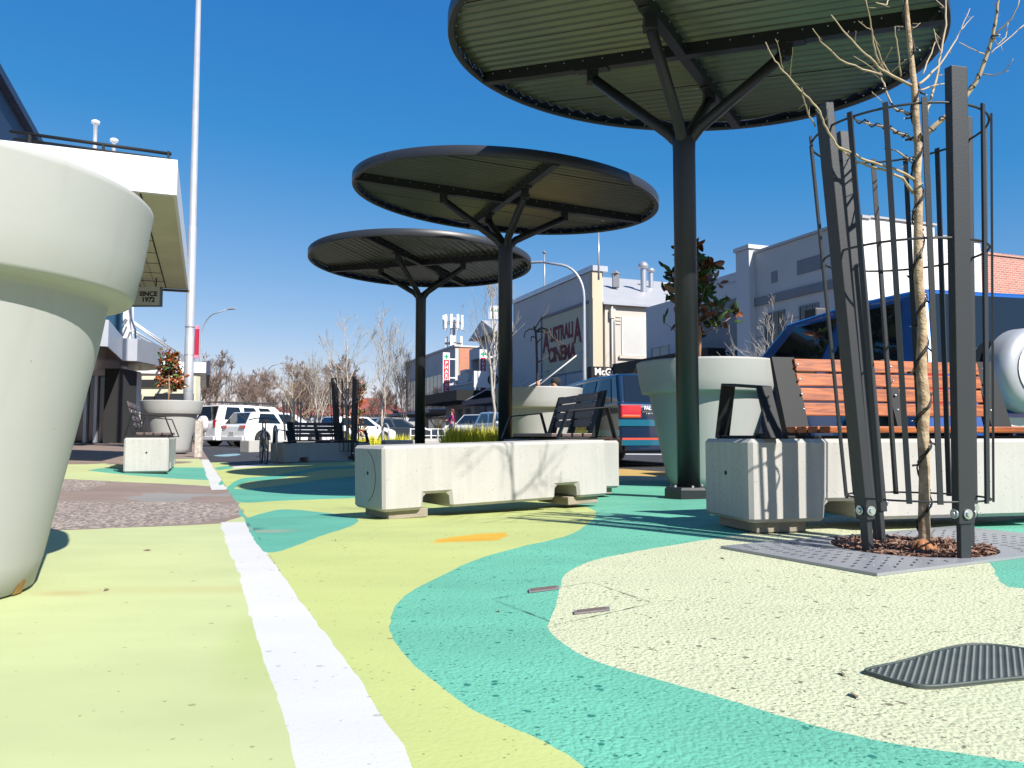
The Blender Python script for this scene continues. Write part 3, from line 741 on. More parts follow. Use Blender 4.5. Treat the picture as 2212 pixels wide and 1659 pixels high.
shelter(-.09, 10.70, 3.68, -.077, .049, 17, 'middle one of the three round canopies, its column rising behind the long plain block')
shelter(-1.70, 14.73, 3.68, -.02, -.019, -21, 'farthest and lowest round canopy with corrugated lining', corr=72)

# ------------------------------------------------------------------ pots
def pot_mb():
    m = MB()
    prof = [(.0, .0), (.385, .0), (.405, .012), (.43, .10), (.475, .32), (.525, .56), (.575, .80), (.596, .93), (.600, .950), (.655, .953), (.672, .957), (.680, .97), (.705, 1.08), (.733, 1.262), (.734, 1.275), (.725, 1.284), (.70, 1.284), (.69, 1.27), (.675, 1.18)]
    m.lathe(prof, 96); return m
POT = None
def pot(x, y, label, scale=1.0, z=None):
    global POT
    t = thing('planter_pot', label, 'planter', (x, y, hz(x, y) if z is None else z), random.uniform(0, 3), 'round pale planter pots')
    t.scale = (scale,)*3
    if POT is None: POT = (pot_mb(), )
    b = POT[0].build('pot_shell', M['pot'], t)
    m = MB(); n = 40; vs = [(0, 0, 1.2)]
    for k in range(n): vs.append((.678*math.cos(2*PI*k/n), .678*math.sin(2*PI*k/n), 1.18+random.uniform(-.01, .01)))
    m.add(vs, [(0, 1+k, 1+(k+1) % n) for k in range(n)], True); m.build('soil', M['soil'], t)
    return t
P1 = pot(-1.95, 2.50, 'huge pale pot with a rust streak cropped by the left edge, nearest of the pots', 1.0)
P1.rotation_euler.z = 0
st = MB()      # rust streak running down from a crack near the base of the nearest pot
rnd = random.Random(5)
def on_pot(a, z, off=.002):
    r_ = .405+(z-.012)*(.575-.405)/.788+off
    return (r_*math.cos(a), r_*math.sin(a), z)
prev = None
for i in range(24):
    z = .24-.235*i/23; a = R(14)-.16*i/23+rnd.uniform(-.004, .004); w = .012+.075*(i/23)**1.4+rnd.uniform(0, .008)
    cur = [on_pot(a-w, z, .0015), on_pot(a-w*.3, z, .0022), on_pot(a+w*.25, z, .0022), on_pot(a+w*.5, z, .0015)]
    if prev: st.add(prev+cur, [(0, 1, 5, 4), (1, 2, 6, 5), (2, 3, 7, 6)], True)
    prev = cur
st.build('rust_streak', M['rust'], P1)
P2 = pot(2.06, 8.42, 'large pale pot with a dark-leaved magnolia behind the nearest canopy column')
P3 = pot(.44, 13.2, 'pale pot with a weeping bare sapling behind the middle canopy column')
P4 = pot(-8.5, 19.9, 'pale pot with an orange and green magnolia on the left footpath', z=.06)
pot(-6.3, 48, 'small distant pale pot standing left of the farthest canopy column', 1.0)

# magnolias
def magnolia(x, y, z, h, w, nleaf, label, seed, mats, lean=0, stake=True, size=.16):
    rnd = random.Random(seed)
    t = thing('magnolia_tree', label, 'tree', (x, y, z))
    m = MB(); top = h*.93
    P = [Vector((0, 0, 0)), Vector((.02, 0, h*.3)), Vector((-.01, .02, h*.6)), Vector((lean, 0, top))]
    m.tube(P, [.022, .018, .014, .006], 8)
    m.build('trunk', M['stake'], t)
    ends = []; br = MB()
    for i in range(26):
        f = .22+.78*(i/25); z0 = top*f; a = rnd.uniform(0, 2*PI); L = w*.5*rnd.uniform(.5, 1.0)*(1.15-.75*(f-.22)/.78)
        e = Vector((L*math.cos(a), L*math.sin(a), z0+L*.55)); p0 = Vector((0, 0, z0*.95))
        br.tube([p0, p0.lerp(e, .5)+Vector((0, 0, -.03)), e], [.008, .006, .003], 5); ends.append((p0, e))
    br.build('branches', M['brownbark'], t)
    lf = MB()
    for i in range(nleaf):
        p0, e = rnd.choice(ends); f = rnd.uniform(.35, 1.08); c = p0.lerp(e, f)+Vector([rnd.gauss(0, .03) for _ in range(3)])
        d = Vector([rnd.gauss(0, 1), rnd.gauss(0, 1), rnd.gauss(.5, .8)]).normalized(); s = d.cross(Vector([rnd.gauss(0, 1) for _ in range(3)])).normalized(); n = d.cross(s)
        L = size*rnd.uniform(.7, 1.15); wd_ = L*.23
        pts = [c, c+d*L*.25+s*wd_*.8+n*.006, c+d*L*.6+s*wd_+n*.01, c+d*L*.88+s*wd_*.55, c+d*L-n*.012, c+d*L*.88-s*wd_*.55, c+d*L*.6-s*wd_+n*.01, c+d*L*.25-s*wd_*.8+n*.006]
        mid = [c+d*L*.3-n*.012, c+d*L*.65-n*.014]
        lf.cur = rnd.choices(range(len(mats)), [w_ for _, w_ in mats])[0]
        lf.add(pts+mid, [(0, 1, 8), (1, 2, 9, 8), (2, 3, 9), (3, 4, 9), (4, 5, 9), (5, 6, 9), (6, 7, 8, 9), (7, 0, 8)], True)
    lf.build('crown', [m_ for m_, _ in mats], t)
    return t
magnolia(1.98, 8.42, 1.2, 1.28, .95, 340, 'dark magnolia with bronze-backed leaves growing in the big pot behind the column', 3, [(M['leaf'], 9), (M['leaf_g'], .7)], .04)
magnolia(-8.6, 19.9, 1.25, 1.35, .80, 420, 'slim magnolia with orange and green leaves in the pot on the left footpath', 8, [(M['leaf'], 3), (M['leaf_o'], 4), (M['leaf_g'], 2)], size=.15)
magnolia(-4.35, 22.5, -.05, 1.95, .6, 200, 'small bronze magnolia seen through the second tree guard', 9, [(M['leaf'], 3), (M['leaf_o'], 4), (M['leaf_g'], 2)], size=.15)

#@@SECTION trees
# ------------------------------------------------------------------ bare trees
def grow(m, p, d, L, r, depth, rnd, spread, n, up=.15, kids_=(2, 4), minr=.0025, curve=.22, tw=None):
    seg = 4 if depth > 1 else 3; P = [p]; rr = [r]; q = p; dd = d.copy()
    for i in range(seg):
        dd = (dd+Vector([rnd.gauss(0, curve*.5) for _ in range(3)])+Vector((0, 0, up*.4))).normalized()
        q = q+dd*L/seg; P.append(q); rr.append(max(minr, r*(1-.62*(i+1)/seg)))
    m.tube(P, rr, 5 if depth > 2 else (4 if depth > 1 else 3), cap=False)
    if depth <= 0: return
    k = rnd.randint(*kids_)+ (1 if depth > 1 else 0)
    for i in range(k):
        f = rnd.uniform(.25, 1.0); j = min(seg-1, int(f*seg)); b = P[j].lerp(P[j+1], f*seg-j) if j < seg else P[-1]
        a = rnd.uniform(0, 2*PI); base = (P[min(j+1, seg)]-P[j]).normalized()
        side = base.cross(Vector((math.cos(a), math.sin(a), .3))).normalized()
        sp = spread*rnd.uniform(.6, 1.25)
        nd = (base*math.cos(sp)+side*math.sin(sp)).normalized()
        grow(m, b, nd, L*rnd.uniform(.55, .82)*(1.05-.3*f), max(minr, rr[j]*.62), depth-1, rnd, spread, n, up, kids_, minr, curve)
def bare_tree(x, y, z, h, label, seed, mt, trunk=.35, spread=.55, depth=4, r=None, nb=9, name='bare_tree', group='bare winter trees', wid=.42, kids_=(2, 4), up=.15, minr=None, lean=(0, 0)):
    rnd = random.Random(seed); r = r or h*.016; minr = minr or max(.0025, h*.0009)
    t = thing(name, label, 'tree', (x, y, z), 0, group)
    m = MB(); P = []; rr = []
    for i in range(9):
        f = i/8; P.append(Vector((rnd.gauss(0, .010)*h+lean[0]*f, rnd.gauss(0, .010)*h+lean[1]*f, h*.86*f))); rr.append(r*(1-.85*f)+minr)
    P[0] = Vector((0, 0, 0)); m.tube(P, rr, 8, cap=False); m.build('trunk', mt, t)
    c = MB()
    for i in range(nb):
        f = trunk+(.97-trunk)*(i/(nb-1)); j = min(7, int(f*8)); b = P[j].lerp(P[j+1], f*8-j)
        a = i*2.4+rnd.uniform(-.5, .5); sp = spread*rnd.uniform(.8, 1.3)*(1.1-.5*(f-trunk))
        d = Vector((math.cos(a)*math.sin(sp), math.sin(a)*math.sin(sp), math.cos(sp)))
        grow(c, b, d, h*wid*(1.15-.75*(f-trunk)/(1-trunk))*rnd.uniform(.75, 1.1), max(minr, rr[j]*.55), depth-1, rnd, .5, 0, up, kids_, minr)
    c.build('crown', mt, t)
    return t
# the guarded sapling in front: limbs follow the photograph
def gp(cx, cy, Y): return at(1621.5+.26746*cx, .26746*cy, Y)
tree = thing('sapling_tree', 'bare pale sapling wound with black fairy lights inside the large steel tree guard', 'tree', (1.75, 3.42, 0))
tr = MB()
tp = [(1999, 1196, 3.42, .034), (1998, 1180, 3.42, .030), (1996, 1120, 3.42, .0265), (1997, 1000, 3.42, .0255), (1994, 930, 3.43, .026), (1996, 860, 3.43, .028), (1990, 800, 3.44, .027), (1993, 700, 3.43, .0235), (1984, 600, 3.43, .022), (1983, 520, 3.42, .021), (1984, 430, 3.43, .0215), (1981, 380, 3.43, .0195), (1984, 320, 3.43, .0205), (1979, 260, 3.43, .0165), (1976, 200, 3.43, .0165), (1968, 120, 3.42, .0135), (1962, 60, 3.42, .012), (1954, -20, 3.42, .010), (1950, -200, 3.4, .007), (1962, -380, 3.4, .003)]
tp = [(a, b, c, d*.84) for a, b, c, d in tp]
tr.tube([at(a, b, c) for a, b, c, d in tp], [d*random.uniform(.94, 1.07) for a, b, c, d in tp], 14)
tk = tr.build('trunk', M['bark'], tree, world=True)
rt = MB()
for k in range(7):
    a = k*.9+.3; rt.tube([Vector((1.75, 3.42, .05)), Vector((1.75+.030*math.cos(a), 3.42+.030*math.sin(a), .03)), Vector((1.75+.062*math.cos(a), 3.42+.062*math.sin(a), -.03))], [.022, .020, .010], 8)
rt.build('root_flare', M['bark_root'], tree, world=True)
BR = [  # (points in the crop, radius0, radius1, depth offset at the end)
 ([(1350, 1120), (1420, 1080), (1530, 980), (1680, 850), (1800, 690), (1850, 600), (1905, 450), (1935, 360), (1960, 250), (1985, 120), (2000, 0), (2040, -160)], .017, .006, -.18),
 ([(1935, 360), (2010, 240), (2110, 150), (2170, 0)], .006, .003, -.1),
 ([(1870, 600), (1980, 605), (2060, 570), (2120, 475)], .004, .002, -.15),
 ([(1905, 450), (1800, 400), (1680, 340)], .004, .002, -.2),
 ([(1300, 690), (1180, 630), (1050, 560), (1000, 500), (930, 440), (850, 360), (740, 240), (650, 120)], .009, .0025, -.35),
 ([(1080, 575), (1010, 440), (985, 300), (968, 170), (930, 0)], .006, .0025, -.2),
 ([(1130, 600), (1060, 500), (1020, 380), (990, 290)], .005, .002, -.1),
 ([(1060, 605), (900, 560), (720, 480), (640, 400), (560, 330), (500, 230)], .006, .002, -.4),
 ([(1355, 680), (1450, 600), (1530, 520), (1640, 350), (1700, 240), (1770, 70)], .008, .0025, .25),
 ([(1365, 730), (1480, 690), (1600, 670), (1680, 660)], .006, .002, .2),
 ([(1340, 940), (1230, 900), (1150, 870), (1090, 720), (1050, 600), (1040, 480)], .008, .0035, .1),
 ([(1390, 960), (1450, 830), (1500, 640), (1540, 420), (1580, 200), (1575, 0), (1560, -150)], .009, .004, .25),
 ([(1330, 1140), (1270, 1100), (1200, 1080), (1120, 1030), (1000, 1010), (880, 980), (760, 930)], .011, .004, .22),
 ([(1320, 1330), (1270, 1280), (1180, 1220), (1080, 1200)], .007, .004, .25),
 ([(1320, 1450), (1240, 1400), (1120, 1350), (1040, 1330), (880, 1275), (790, 1220), (710, 1190), (650, 1100), (590, 1000), (560, 900), (470, 790), (400, 730), (310, 620), (240, 550), (180, 460), (120, 340)], .009, .0025, -.45),
 ([(1310, 1560), (1230, 1440), (1100, 1380), (960, 1345), (850, 1300), (760, 1235), (710, 1185)], .009, .004, -.2),
 ([(520, 1020), (460, 900), (430, 800), (412, 710)], .005, .0025, -.4),
 ([(265, 560), (235, 430), (200, 315)], .0035, .0015, -.45),
 ([(315, 625), (330, 520), (340, 385)], .0035, .0015, -.45),
 ([(600, 1000), (620, 930), (630, 850)], .0035, .0015, -.35),
 ([(1215, 620), (1200, 480), (1180, 320), (1165, 215)], .005, .003, -.1),
 ([(1165, 215), (1230, 215)], .003, .003, -.1),
 ([(1290, 225), (1340, 215), (1370, 185)], .003, .002, 0),
 ([(1040, 590), (940, 520), (830, 450)], .003, .0015, -.1), ([(975, 240), (920, 210), (870, 170)], .003, .0015, -.1),
 ([(845, 360), (845, 300), (848, 250)], .003, .0015, -.2), ([(1130, 590), (1200, 530), (1260, 480)], .003, .002, -.1),
 ([(1090, 480), (1120, 430), (1140, 385)], .003, .0015, -.1), ([(1520, 610), (1600, 585), (1680, 545)], .003, .0015, .1),
 ([(1540, 420), (1500, 330), (1480, 235)], .003, .002, .2), ([(1390, 600), (1440, 470), (1490, 340)], .005, .003, .1),
 ([(1560, 60), (1520, 20), (1480, -20)], .004, .002, .1), ([(1700, 240), (1760, 170), (1800, 130)], .003, .0015, .2),
 ([(1070, 830), (1020, 780), (980, 740)], .003, .002, .1), ([(2080, 180), (2060, 300), (1990, 365)], .003, .003, -.1),
 ([(1130, -40), (1100, 40), (1010, 20)], .004, .003, -.1), ([(1940, 430), (2060, 330), (2210, 200)], .003, .003, .1),
]
br = MB()
for pts, r0, r1, dz in BR:
    n = len(pts); P = [gp(a, b, 3.43+dz*(i/(n-1))**.8) for i, (a, b) in enumerate(pts)]
    Q = []
    for i in range(n-1):
        for k in range(3): Q.append(P[i].lerp(P[i+1], k/3)+(Vector([random.gauss(0, .0015) for _ in range(3)]) if k else Vector()))
    Q.append(P[-1]); m_ = len(Q)
    br.tube(Q, [.74*(r0+(r1-r0)*i/(m_-1)) for i in range(m_)], 7)
    for i in range(2, m_-1, 3):     # buds and short spurs
        if random.random() < .5:
            d = Vector([random.gauss(0, 1) for _ in range(3)]).normalized(); br.tube([Q[i], Q[i]+d*random.uniform(.008, .06)], [.0016, .0007], 4)
br.build('crown', M['twig'], tree, world=True)
# crown above the frame, which throws the branch shadows on the paving
up = MB(); rnd = random.Random(11)
for i in range(9):
    a = i*2.4; b = at(1955, -60-60*i, 3.4); sp = rnd.uniform(.5, .9)
    grow(up, b, Vector((math.cos(a)*math.sin(sp), math.sin(a)*math.sin(sp), math.cos(sp))), rnd.uniform(.5, .8), .0055, 2, rnd, .5, 0, .1, (1, 3), .0022)
up.build('upper_twigs', M['twig'], tree, world=True)
# fairy lights
sl = thing('string_lights', 'black fairy light cable wound round the foreground sapling trunk', 'lights', (1.75, 3.42, 0))
cb = MB(); P = []
def trunk_at(y):
    for a, b in zip(tp[:-1], tp[1:]):
        if b[1] <= y <= a[1]:
            f = (a[1]-y)/(a[1]-b[1]); return at(a[0]+(b[0]-a[0])*f, y, a[2]), a[3]+(b[3]-a[3])*f
    return at(tp[-1][0], tp[-1][1], tp[-1][2]), tp[-1][3]
for i in range(620):
    y = 1178-i*2.0; c, r_ = trunk_at(y); a = i*.115+.5*math.sin(i*.05)
    rr = r_+.0045+.004*max(0, math.sin(i*.31))
    P.append(c+Vector((math.cos(a)*rr, math.sin(a)*rr, 0)))
cb.tube(P, .0034, 6); 
P2_ = [p+Vector((random.gauss(0, .002), random.gauss(0, .002), .012)) for p in P[::3]]
cb.tube(P2_, .0026, 5)
# cable along the left limb and the leading right limb
for idx in (0, 12, 10):
    pts, r0, r1, dz = BR[idx]; n = len(pts); Q = []
    for i in range(n*6-6):
        f = i/6; k = int(f); ff = f-k
        A = gp(pts[k][0], pts[k][1], 3.43+dz*(k/(n-1))**.8); B = gp(pts[k+1][0], pts[k+1][1], 3.43+dz*((k+1)/(n-1))**.8)
        c = A.lerp(B, ff); a = i*1.2; rr = r0*.8+.004
        Q.append(c+Vector((math.cos(a)*rr*.5, math.cos(a)*rr, math.sin(a)*rr)))
    cb.tube(Q, .0030, 5); P += Q
cb.build('cable', M['cable'], sl, world=True)
for k in range(30):
    i = int((k+.5)/30*len(P)); p = P[i]; c, _ = trunk_at(1178-min(i, 619)*2.0)
    d = (p-c) if i < 620 else Vector([random.gauss(0, 1) for _ in range(3)])
    d = Vector((d.x, d.y*.3, random.uniform(-.02, .02))).normalized() if d.length > 1e-6 else Vector((1, 0, 0))
    m_ = MB(); m_.tube([p, p+d*.026], .0045, 7); m_.cur = 1; m_.tube([p+d*.026, p+d*.034], [.003, .0012], 6)
    m_.build('bulb', [M['cable'], M['led']], sl, world=True)

# ------------------------------------------------------------------ tree guards
def guard_parts(t, rb=.265, rt=.358, h=1.93, a0=193, dx=-.045):
    tl = lambda z: Vector((dx*z/h, 0, 0))
    for k in range(4):
        a = R(a0+90*k); n = Vector((math.cos(a), math.sin(a), 0)); s = Vector((-n.y, n.x, 0))
        p0 = n*(rb-.018); p1 = n*(rt-.004)+Vector((dx, 0, h+.04*(k % 2))); b0 = p0.lerp(p1, .075)
        m_ = MB(); m_.bar([b0, p1], .076, .040, s); m_.bar([p0+Vector((0, 0, -.04)), p0.lerp(p1, .10)], .050, .026, s)
        po = m_.build('post', M['guard'], t, bevel=.004)
        q = MB(); c = p0.lerp(p1, .055)
        for d in (n, s, -s):
            w_ = .021 if d is n else .039
            c2 = p0.lerp(p1, .095)+d*w_; q.tube([c2, c2+d*.006], .020, 14); q.tube([c2+d*.006, c2+d*.014], .012, 6)
        q.build('bolt', M['bolt'], po)
    ring = lambda z: rb+(rt-rb)*z/h
    for z, r_ in ((h*.945, .005), (h*.665, .005), (.235, .0045)):
        m_ = MB(); rad = ring(z); P = [tl(z)+Vector((rad*math.cos(2*PI*k/64), rad*math.sin(2*PI*k/64), z)) for k in range(65)]
        m_.tube(P, r_, 6, cap=False); m_.build('ring', M['guard'], t)
    for q4 in range(4):
        for j in range(1, 4):
            a = R(a0+90*q4+j*90/4.0); n = Vector((math.cos(a), math.sin(a), 0)); s = Vector((-n.y, n.x, 0))
            z0, z1 = .225, h*.955
            m_ = MB(); m_.bar([tl(z0)+n*(ring(z0)+.008)+Vector((0, 0, z0)), tl(z1)+n*(ring(z1)+.008)+Vector((0, 0, z1))], .021, .009, s)
            m_.build('bar', M['guard'], t)
gA = thing('tree_guard', 'tall flared charcoal steel tree guard standing over the grey plate, nearest of the guards', 'tree guard', (1.745, 3.45, 0), 0, 'steel tree guards')
guard_parts(gA)
gB = gA.copy(); COL.objects.link(gB); gB.location = (-3.89, 18.7, -.11); gB.rotation_euler.z = R(35)
gC = gA.copy(); COL.objects.link(gC); gC.location = (-8.1, 29.5, -.12); gC.rotation_euler.z = R(10)
gB['label'] = 'steel tree guard behind the dark slatted bench'; gC['label'] = 'steel tree guard in front of the white hatchback, right of the bicycle'
for g_ in (gB, gC):
    for ch in list(gA.children):
        c = ch.copy(); COL.objects.link(c); c.parent = g_
        for gg in list(ch.children):
            d_ = gg.copy(); COL.objects.link(d_); d_.parent = c
# ------------------------------------------------------------------ tree grate (two plates round the mulched hole)
gr = thing('tree_grate', 'flat grey steel plate with a round hole around the foreground sapling', 'tree grate', (1.62, 3.55, 0))
O = Vector((.92, 3.55, 0)); ux = Vector((math.cos(R(28)), math.sin(R(28)), 0)); uy = Vector((ux.y, -ux.x, 0)); LX, LY = 1.66, .79
hc = (.735, .40); hr = .335
def grate_plate(x0, x1, flip):
    # half plate: outline on a grid of rays from the hole centre
    n = 72; inner = []; outer = []
    for k in range(n+1):
        a = -PI/2+PI*k/n if not flip else PI/2+PI*k/n
        c, s_ = math.cos(a), math.sin(a)
        inner.append((hc[0]+hr*c, hc[1]+hr*s_))
        ts = []
        if c > 1e-6: ts.append((x1-hc[0])/c)
        if c < -1e-6: ts.append((x0-hc[0])/c)
        if s_ > 1e-6: ts.append((LY-hc[1])/s_)
        if s_ < -1e-6: ts.append((0-hc[1])/s_)
        T = min(t_ for t_ in ts if t_ > 0); outer.append((hc[0]+T*c, hc[1]+T*s_))
    for cx_, cy_ in (((x1, 0), (x1, LY)) if not flip else ((x0, 0), (x0, LY))):
        k = min(range(n+1), key=lambda i: (outer[i][0]-cx_)**2+(outer[i][1]-cy_)**2); outer[k] = (cx_, cy_)
    m_ = MB(); vs = []
    for z in (.001, .012):
        for x, y in inner+outer: vs.append(O+ux*x+uy*y+Vector((0, 0, z)))
    N2 = 2*(n+1); fs = []
    for k in range(n):
        a, b, c, d = k, k+1, n+1+k+1, n+1+k
        fs += [(N2+d, N2+c, N2+b, N2+a), (a, b, N2+b, N2+a), (c, d, N2+d, N2+c)]
    fs += [(0, N2, N2+n+1, n+1), (n, n+1+n, N2+n+1+n, N2+n)]
    m_.add(vs, fs); return m_
pa = grate_plate(0, hc[0], True); pb = grate_plate(hc[0]+.006, LX, False)
for side, sl_ in ((-1, pa), (1, pb)):
    sl_.cur = 1
    for ring_ in range(5):
        rr = hr+.09+ring_*.075
        for k in range(int(26+ring_*6)):
            a = (PI/2 if side < 0 else -PI/2)+PI*(k+.5)/(26+ring_*6); x, y = hc[0]+rr*math.cos(a), hc[1]+rr*math.sin(a)
            if .03 < y < LY-.03 and .04 < x < LX-.04 and abs(x-hc[0]) > .05:
                c = O+ux*x+uy*y; dr = (ux*math.cos(a)+uy*math.sin(a)); dt = dr.cross(Vector((0, 0, 1)))
                sl_.bar([c-dt*.0-dr*.015+Vector((0, 0, .0122)), c+dr*.015+Vector((0, 0, .0122))], .009, .001, dt)
pb.cur = 0; pa.cur = 0
for i in range(260):
    x = random.uniform(.04, LX-.04); y = random.uniform(.03, LY-.03)
    if (x-hc[0])**2+(y-hc[1])**2 > (hr+.04)**2: (pa if x < hc[0] else pb).ball(O+ux*x+uy*y+Vector((0, 0, .0125)), .0028, 5, 3)
pa.build('plate', [M['grate'], M['hole']], gr, world=True); pb.build('plate', [M['grate'], M['hole']], gr, world=True)
# mulch
mu = MB(); n = 40; cen = O+ux*hc[0]+uy*hc[1]; vs = [cen+Vector((0, 0, .012))]+[cen+Vector((.35*math.cos(2*PI*k/n), .35*math.sin(2*PI*k/n), .0005)) for k in range(n)]
mu.add(vs, [(0, 1+k, 1+(k+1) % n) for k in range(n)], True)
mo = mu.build('mulch', M['mulch']); tag(mo, 'brown bark mulch filling the hole around the sapling', 'mulch', kind='stuff')
ch = MB(); rnd = random.Random(2)
for i in range(1500):
    a = rnd.uniform(0, 2*PI); r_ = .322*math.sqrt(rnd.random()); c = cen+Vector((r_*math.cos(a), r_*math.sin(a), rnd.uniform(.006, .024)))
    d = Vector((rnd.gauss(0, 1), rnd.gauss(0, 1), rnd.gauss(0, .35))).normalized(); s_ = d.cross(Vector((rnd.gauss(0, .4), rnd.gauss(0, .4), 1))).normalized()
    L = rnd.uniform(.008, .022); w_ = rnd.uniform(.003, .007)
    n_ = d.cross(s_)*.0015
    ch.add([c-d*L-s_*w_, c+d*L-s_*w_*.5, c+d*L*.8+s_*w_, c-d*L*.9+s_*w_*.7, c-d*L+n_*2, c+d*L*.5+n_*3], [(0, 1, 2, 3), (0, 4, 5, 1), (3, 2, 5, 4)])
tag(ch.build('bark_chips', M['chip'], mo), kind='stuff')

#@@SECTION covers
# ------------------------------------------------------------------ covers in the paving
pc = thing('pit_cover', 'square painted pit cover half green, half cream, with two metal lifting slots', 'pit cover', (.18, 2.44, 0))
q = [Vector((*G(*p), .0022)) for p in ((1062, 1295), (1278, 1258), (1412, 1304), (1205, 1350))]
m_ = MB(); cq = sum(q, Vector())/4; pts_ = []
for i in range(4):
    for k in range(14): pts_.append(q[i].lerp(q[(i+1) % 4], k/14))
n_ = len(pts_); rj = random.Random(6); inn_ = []
for p in pts_:
    w_ = rj.choice((.0006, .001, .0018, .0028)); d = (cq-p); inn_.append(p+d.normalized()*w_*1.6)
m_.add(pts_+inn_, [(k, (k+1) % n_, n_+(k+1) % n_, n_+k) for k in range(n_)])
m_.build('joint', M['hole'], pc, world=True)
for pts in (((1141, 1276), (1143, 1282), (1208, 1274), (1206, 1268)), ((1239, 1323), (1241, 1329), (1318, 1320), (1316, 1314))):
    P = [Vector((*G(*p), .002)) for p in pts]; m_ = MB(); m_.prism(P, (0, 0, .004)); h_ = m_.build('lifting_slot', M['dull'], pc, world=True)
    c = sum(P, Vector())/4; m_ = MB(); m_.prism([c+(p-c)*.8+Vector((0, 0, .0045)) for p in P], (0, 0, .001)); m_.build('slot_opening', mat('slot_rust', (.14, .10, .085), .9), h_)
mh = thing('manhole_cover', 'dark round-cornered manhole cover with raised bumps at the right edge', 'manhole', (1.0, 1.75, 0))
out = [G(*p) for p in ((1868, 1453), (1950, 1434), (2050, 1405), (2110, 1397), (2180, 1402), (2260, 1416), (2380, 1440), (2300, 1462), (2180, 1473), (2080, 1484), (2000, 1490), (1940, 1479), (1890, 1464))]
out = catmull(out, 5)
m_ = MB(); m_.prism([(x, y, .0005) for x, y in out], (0, 0, .0055)); mc = m_.build('cover_plate', M['manhole'], mh, world=True)
c_ = (sum(p[0] for p in out)/len(out), sum(p[1] for p in out)/len(out))
m_ = MB(); P = [Vector((c_[0]+(x-c_[0])*.985, c_[1]+(y-c_[1])*.985, .0065)) for x, y in out]; m_.tube(P+[P[0]], .0032, 6, cap=False); m_.build('cover_rim', M['manhole'], mh, world=True)
xs = [p[0] for p in out]; m_ = MB(); ys = [p[1] for p in out]
inn = [(c_[0]+(x-c_[0])*.95, c_[1]+(y-c_[1])*.95) for x, y in out]
i = 0; y = min(ys)
while y < max(ys):
    x = min(xs)+(.0075 if i % 2 else 0)
    while x < max(xs):
        if pip(x, y, inn): m_.lathe([(.0052, .006), (.0036, .0085), (.0005, .0088)], 6, (x, y, 0), smooth=False)
        x += .015
    y += .0125; i += 1
tag(m_.build('grip_bumps', M['manhole'], mc), kind='stuff')
# small debris
for i, (px, py) in enumerate(((1077, 1322), (230, 1276), (318, 1190), (725, 1169), (1820, 1458), (1845, 1505), (1560, 1208))):
    c = Vector((*G(px, py), 0)); m_ = MB(); a = random.uniform(0, 3); L = .010+.004*(i % 3)
    d = Vector((math.cos(a), math.sin(a), 0)); s_ = Vector((-d.y, d.x, 0))
    m_.add([c-d*L+Vector((0, 0, .003)), c+s_*L*.4+Vector((0, 0, .008)), c+d*L+Vector((0, 0, .004)), c-s_*L*.4+Vector((0, 0, .002)), c+Vector((0, 0, .0005))], [(0, 3, 2, 1), (0, 4, 3), (3, 4, 2), (2, 4, 1), (1, 4, 0)])
    lb = ('curled orange dead leaf on the green paint by the pit cover', 'brown leaf scrap on the lime path below the huge pot', 'tiny dark scrap on the lime path near the white stripe', 'dead twig scrap on the lime paving below the long block', 'brown scrap at the near tip of the manhole cover', 'brown scrap just below the manhole cover', 'pale scrap at the left tip of the grey plate')[i]
    tag(m_.build('fallen_leaf', mat('dead_leaf', (.45, .18, .05) if i == 0 else (.17, .12, .07), .8)), lb, 'leaf')

# ------------------------------------------------------------------ small street things
bo = thing('bollard', 'weathered white timber post beside the left magnolia pot', 'bollard', (-6.87, 17.5, hz_path(-6.9, 17.5)))
m_ = MB(); m_.box((-.065, -.065, 0), (.065, .065, .80)); m_.build('post', M['post_white'], bo, bevel=.012)
m_ = MB(); m_.lathe([(.075, .802), (.06, .83), (.0, .842)], 4, smooth=False); m_.build('cap', M['post_white'], bo)
def hoop(x, y, rz, label):
    t = thing('bike_rack', label, 'bike rack', (x, y, hz(x, y)), rz, 'steel hoops for bicycles')
    m_ = MB(); P = [Vector((-.35, 0, -.02)), Vector((-.35, 0, .62))]+[Vector((-.35*math.cos(k*PI/12)*1, 0, .62+.2*math.sin(k*PI/12))) for k in range(1, 12)]+[Vector((.35, 0, .62)), Vector((.35, 0, -.02))]
    m_.tube(P, .024, 10); m_.build('hoop', M['galv'], t)
    m_ = MB(); m_.lathe([(.06, .0), (.06, .012)], 16, (-.35, 0, 0), cap=True); m_.lathe([(.06, .0), (.06, .012)], 16, (.35, 0, 0), cap=True); m_.build('foot_flange', M['galv'], t)
hoop(-5.15, 17.35, R(112), 'steel bike hoop beside the parked bicycle')
hoop(-3.25, 20.5, R(112), 'steel bike hoop right of the dark slatted bench')
bi = thing('bicycle', 'black bicycle leaning on a steel hoop, seen nearly end on', 'bicycle', (-5.42, 17.45, hz(-5.42, 17.45)), R(113))
def bxz(x, z, y=0): return Vector((x, y, z))
for x in (-.5, .52):
    m_ = MB(); P = [bxz(x+.335*math.cos(2*PI*k/32), .345+.335*math.sin(2*PI*k/32)) for k in range(33)]; m_.tube(P, .016, 8, cap=False); wh = m_.build('wheel', M['tyre'], bi)
    m_ = MB(); P = [bxz(x+.315*math.cos(2*PI*k/32), .345+.315*math.sin(2*PI*k/32)) for k in range(33)]; m_.tube(P, .008, 6, cap=False)
    for k in range(16):
        a = 2*PI*k/16; m_.tube([bxz(x, .345, .02*(-1)**k), bxz(x+.31*math.cos(a), .345+.31*math.sin(a))], .0018, 4, cap=False)
    m_.tube([bxz(x, .345, -.05), bxz(x, .345, .05)], .016, 8); m_.build('spokes', M['galv'], wh)
m_ = MB()
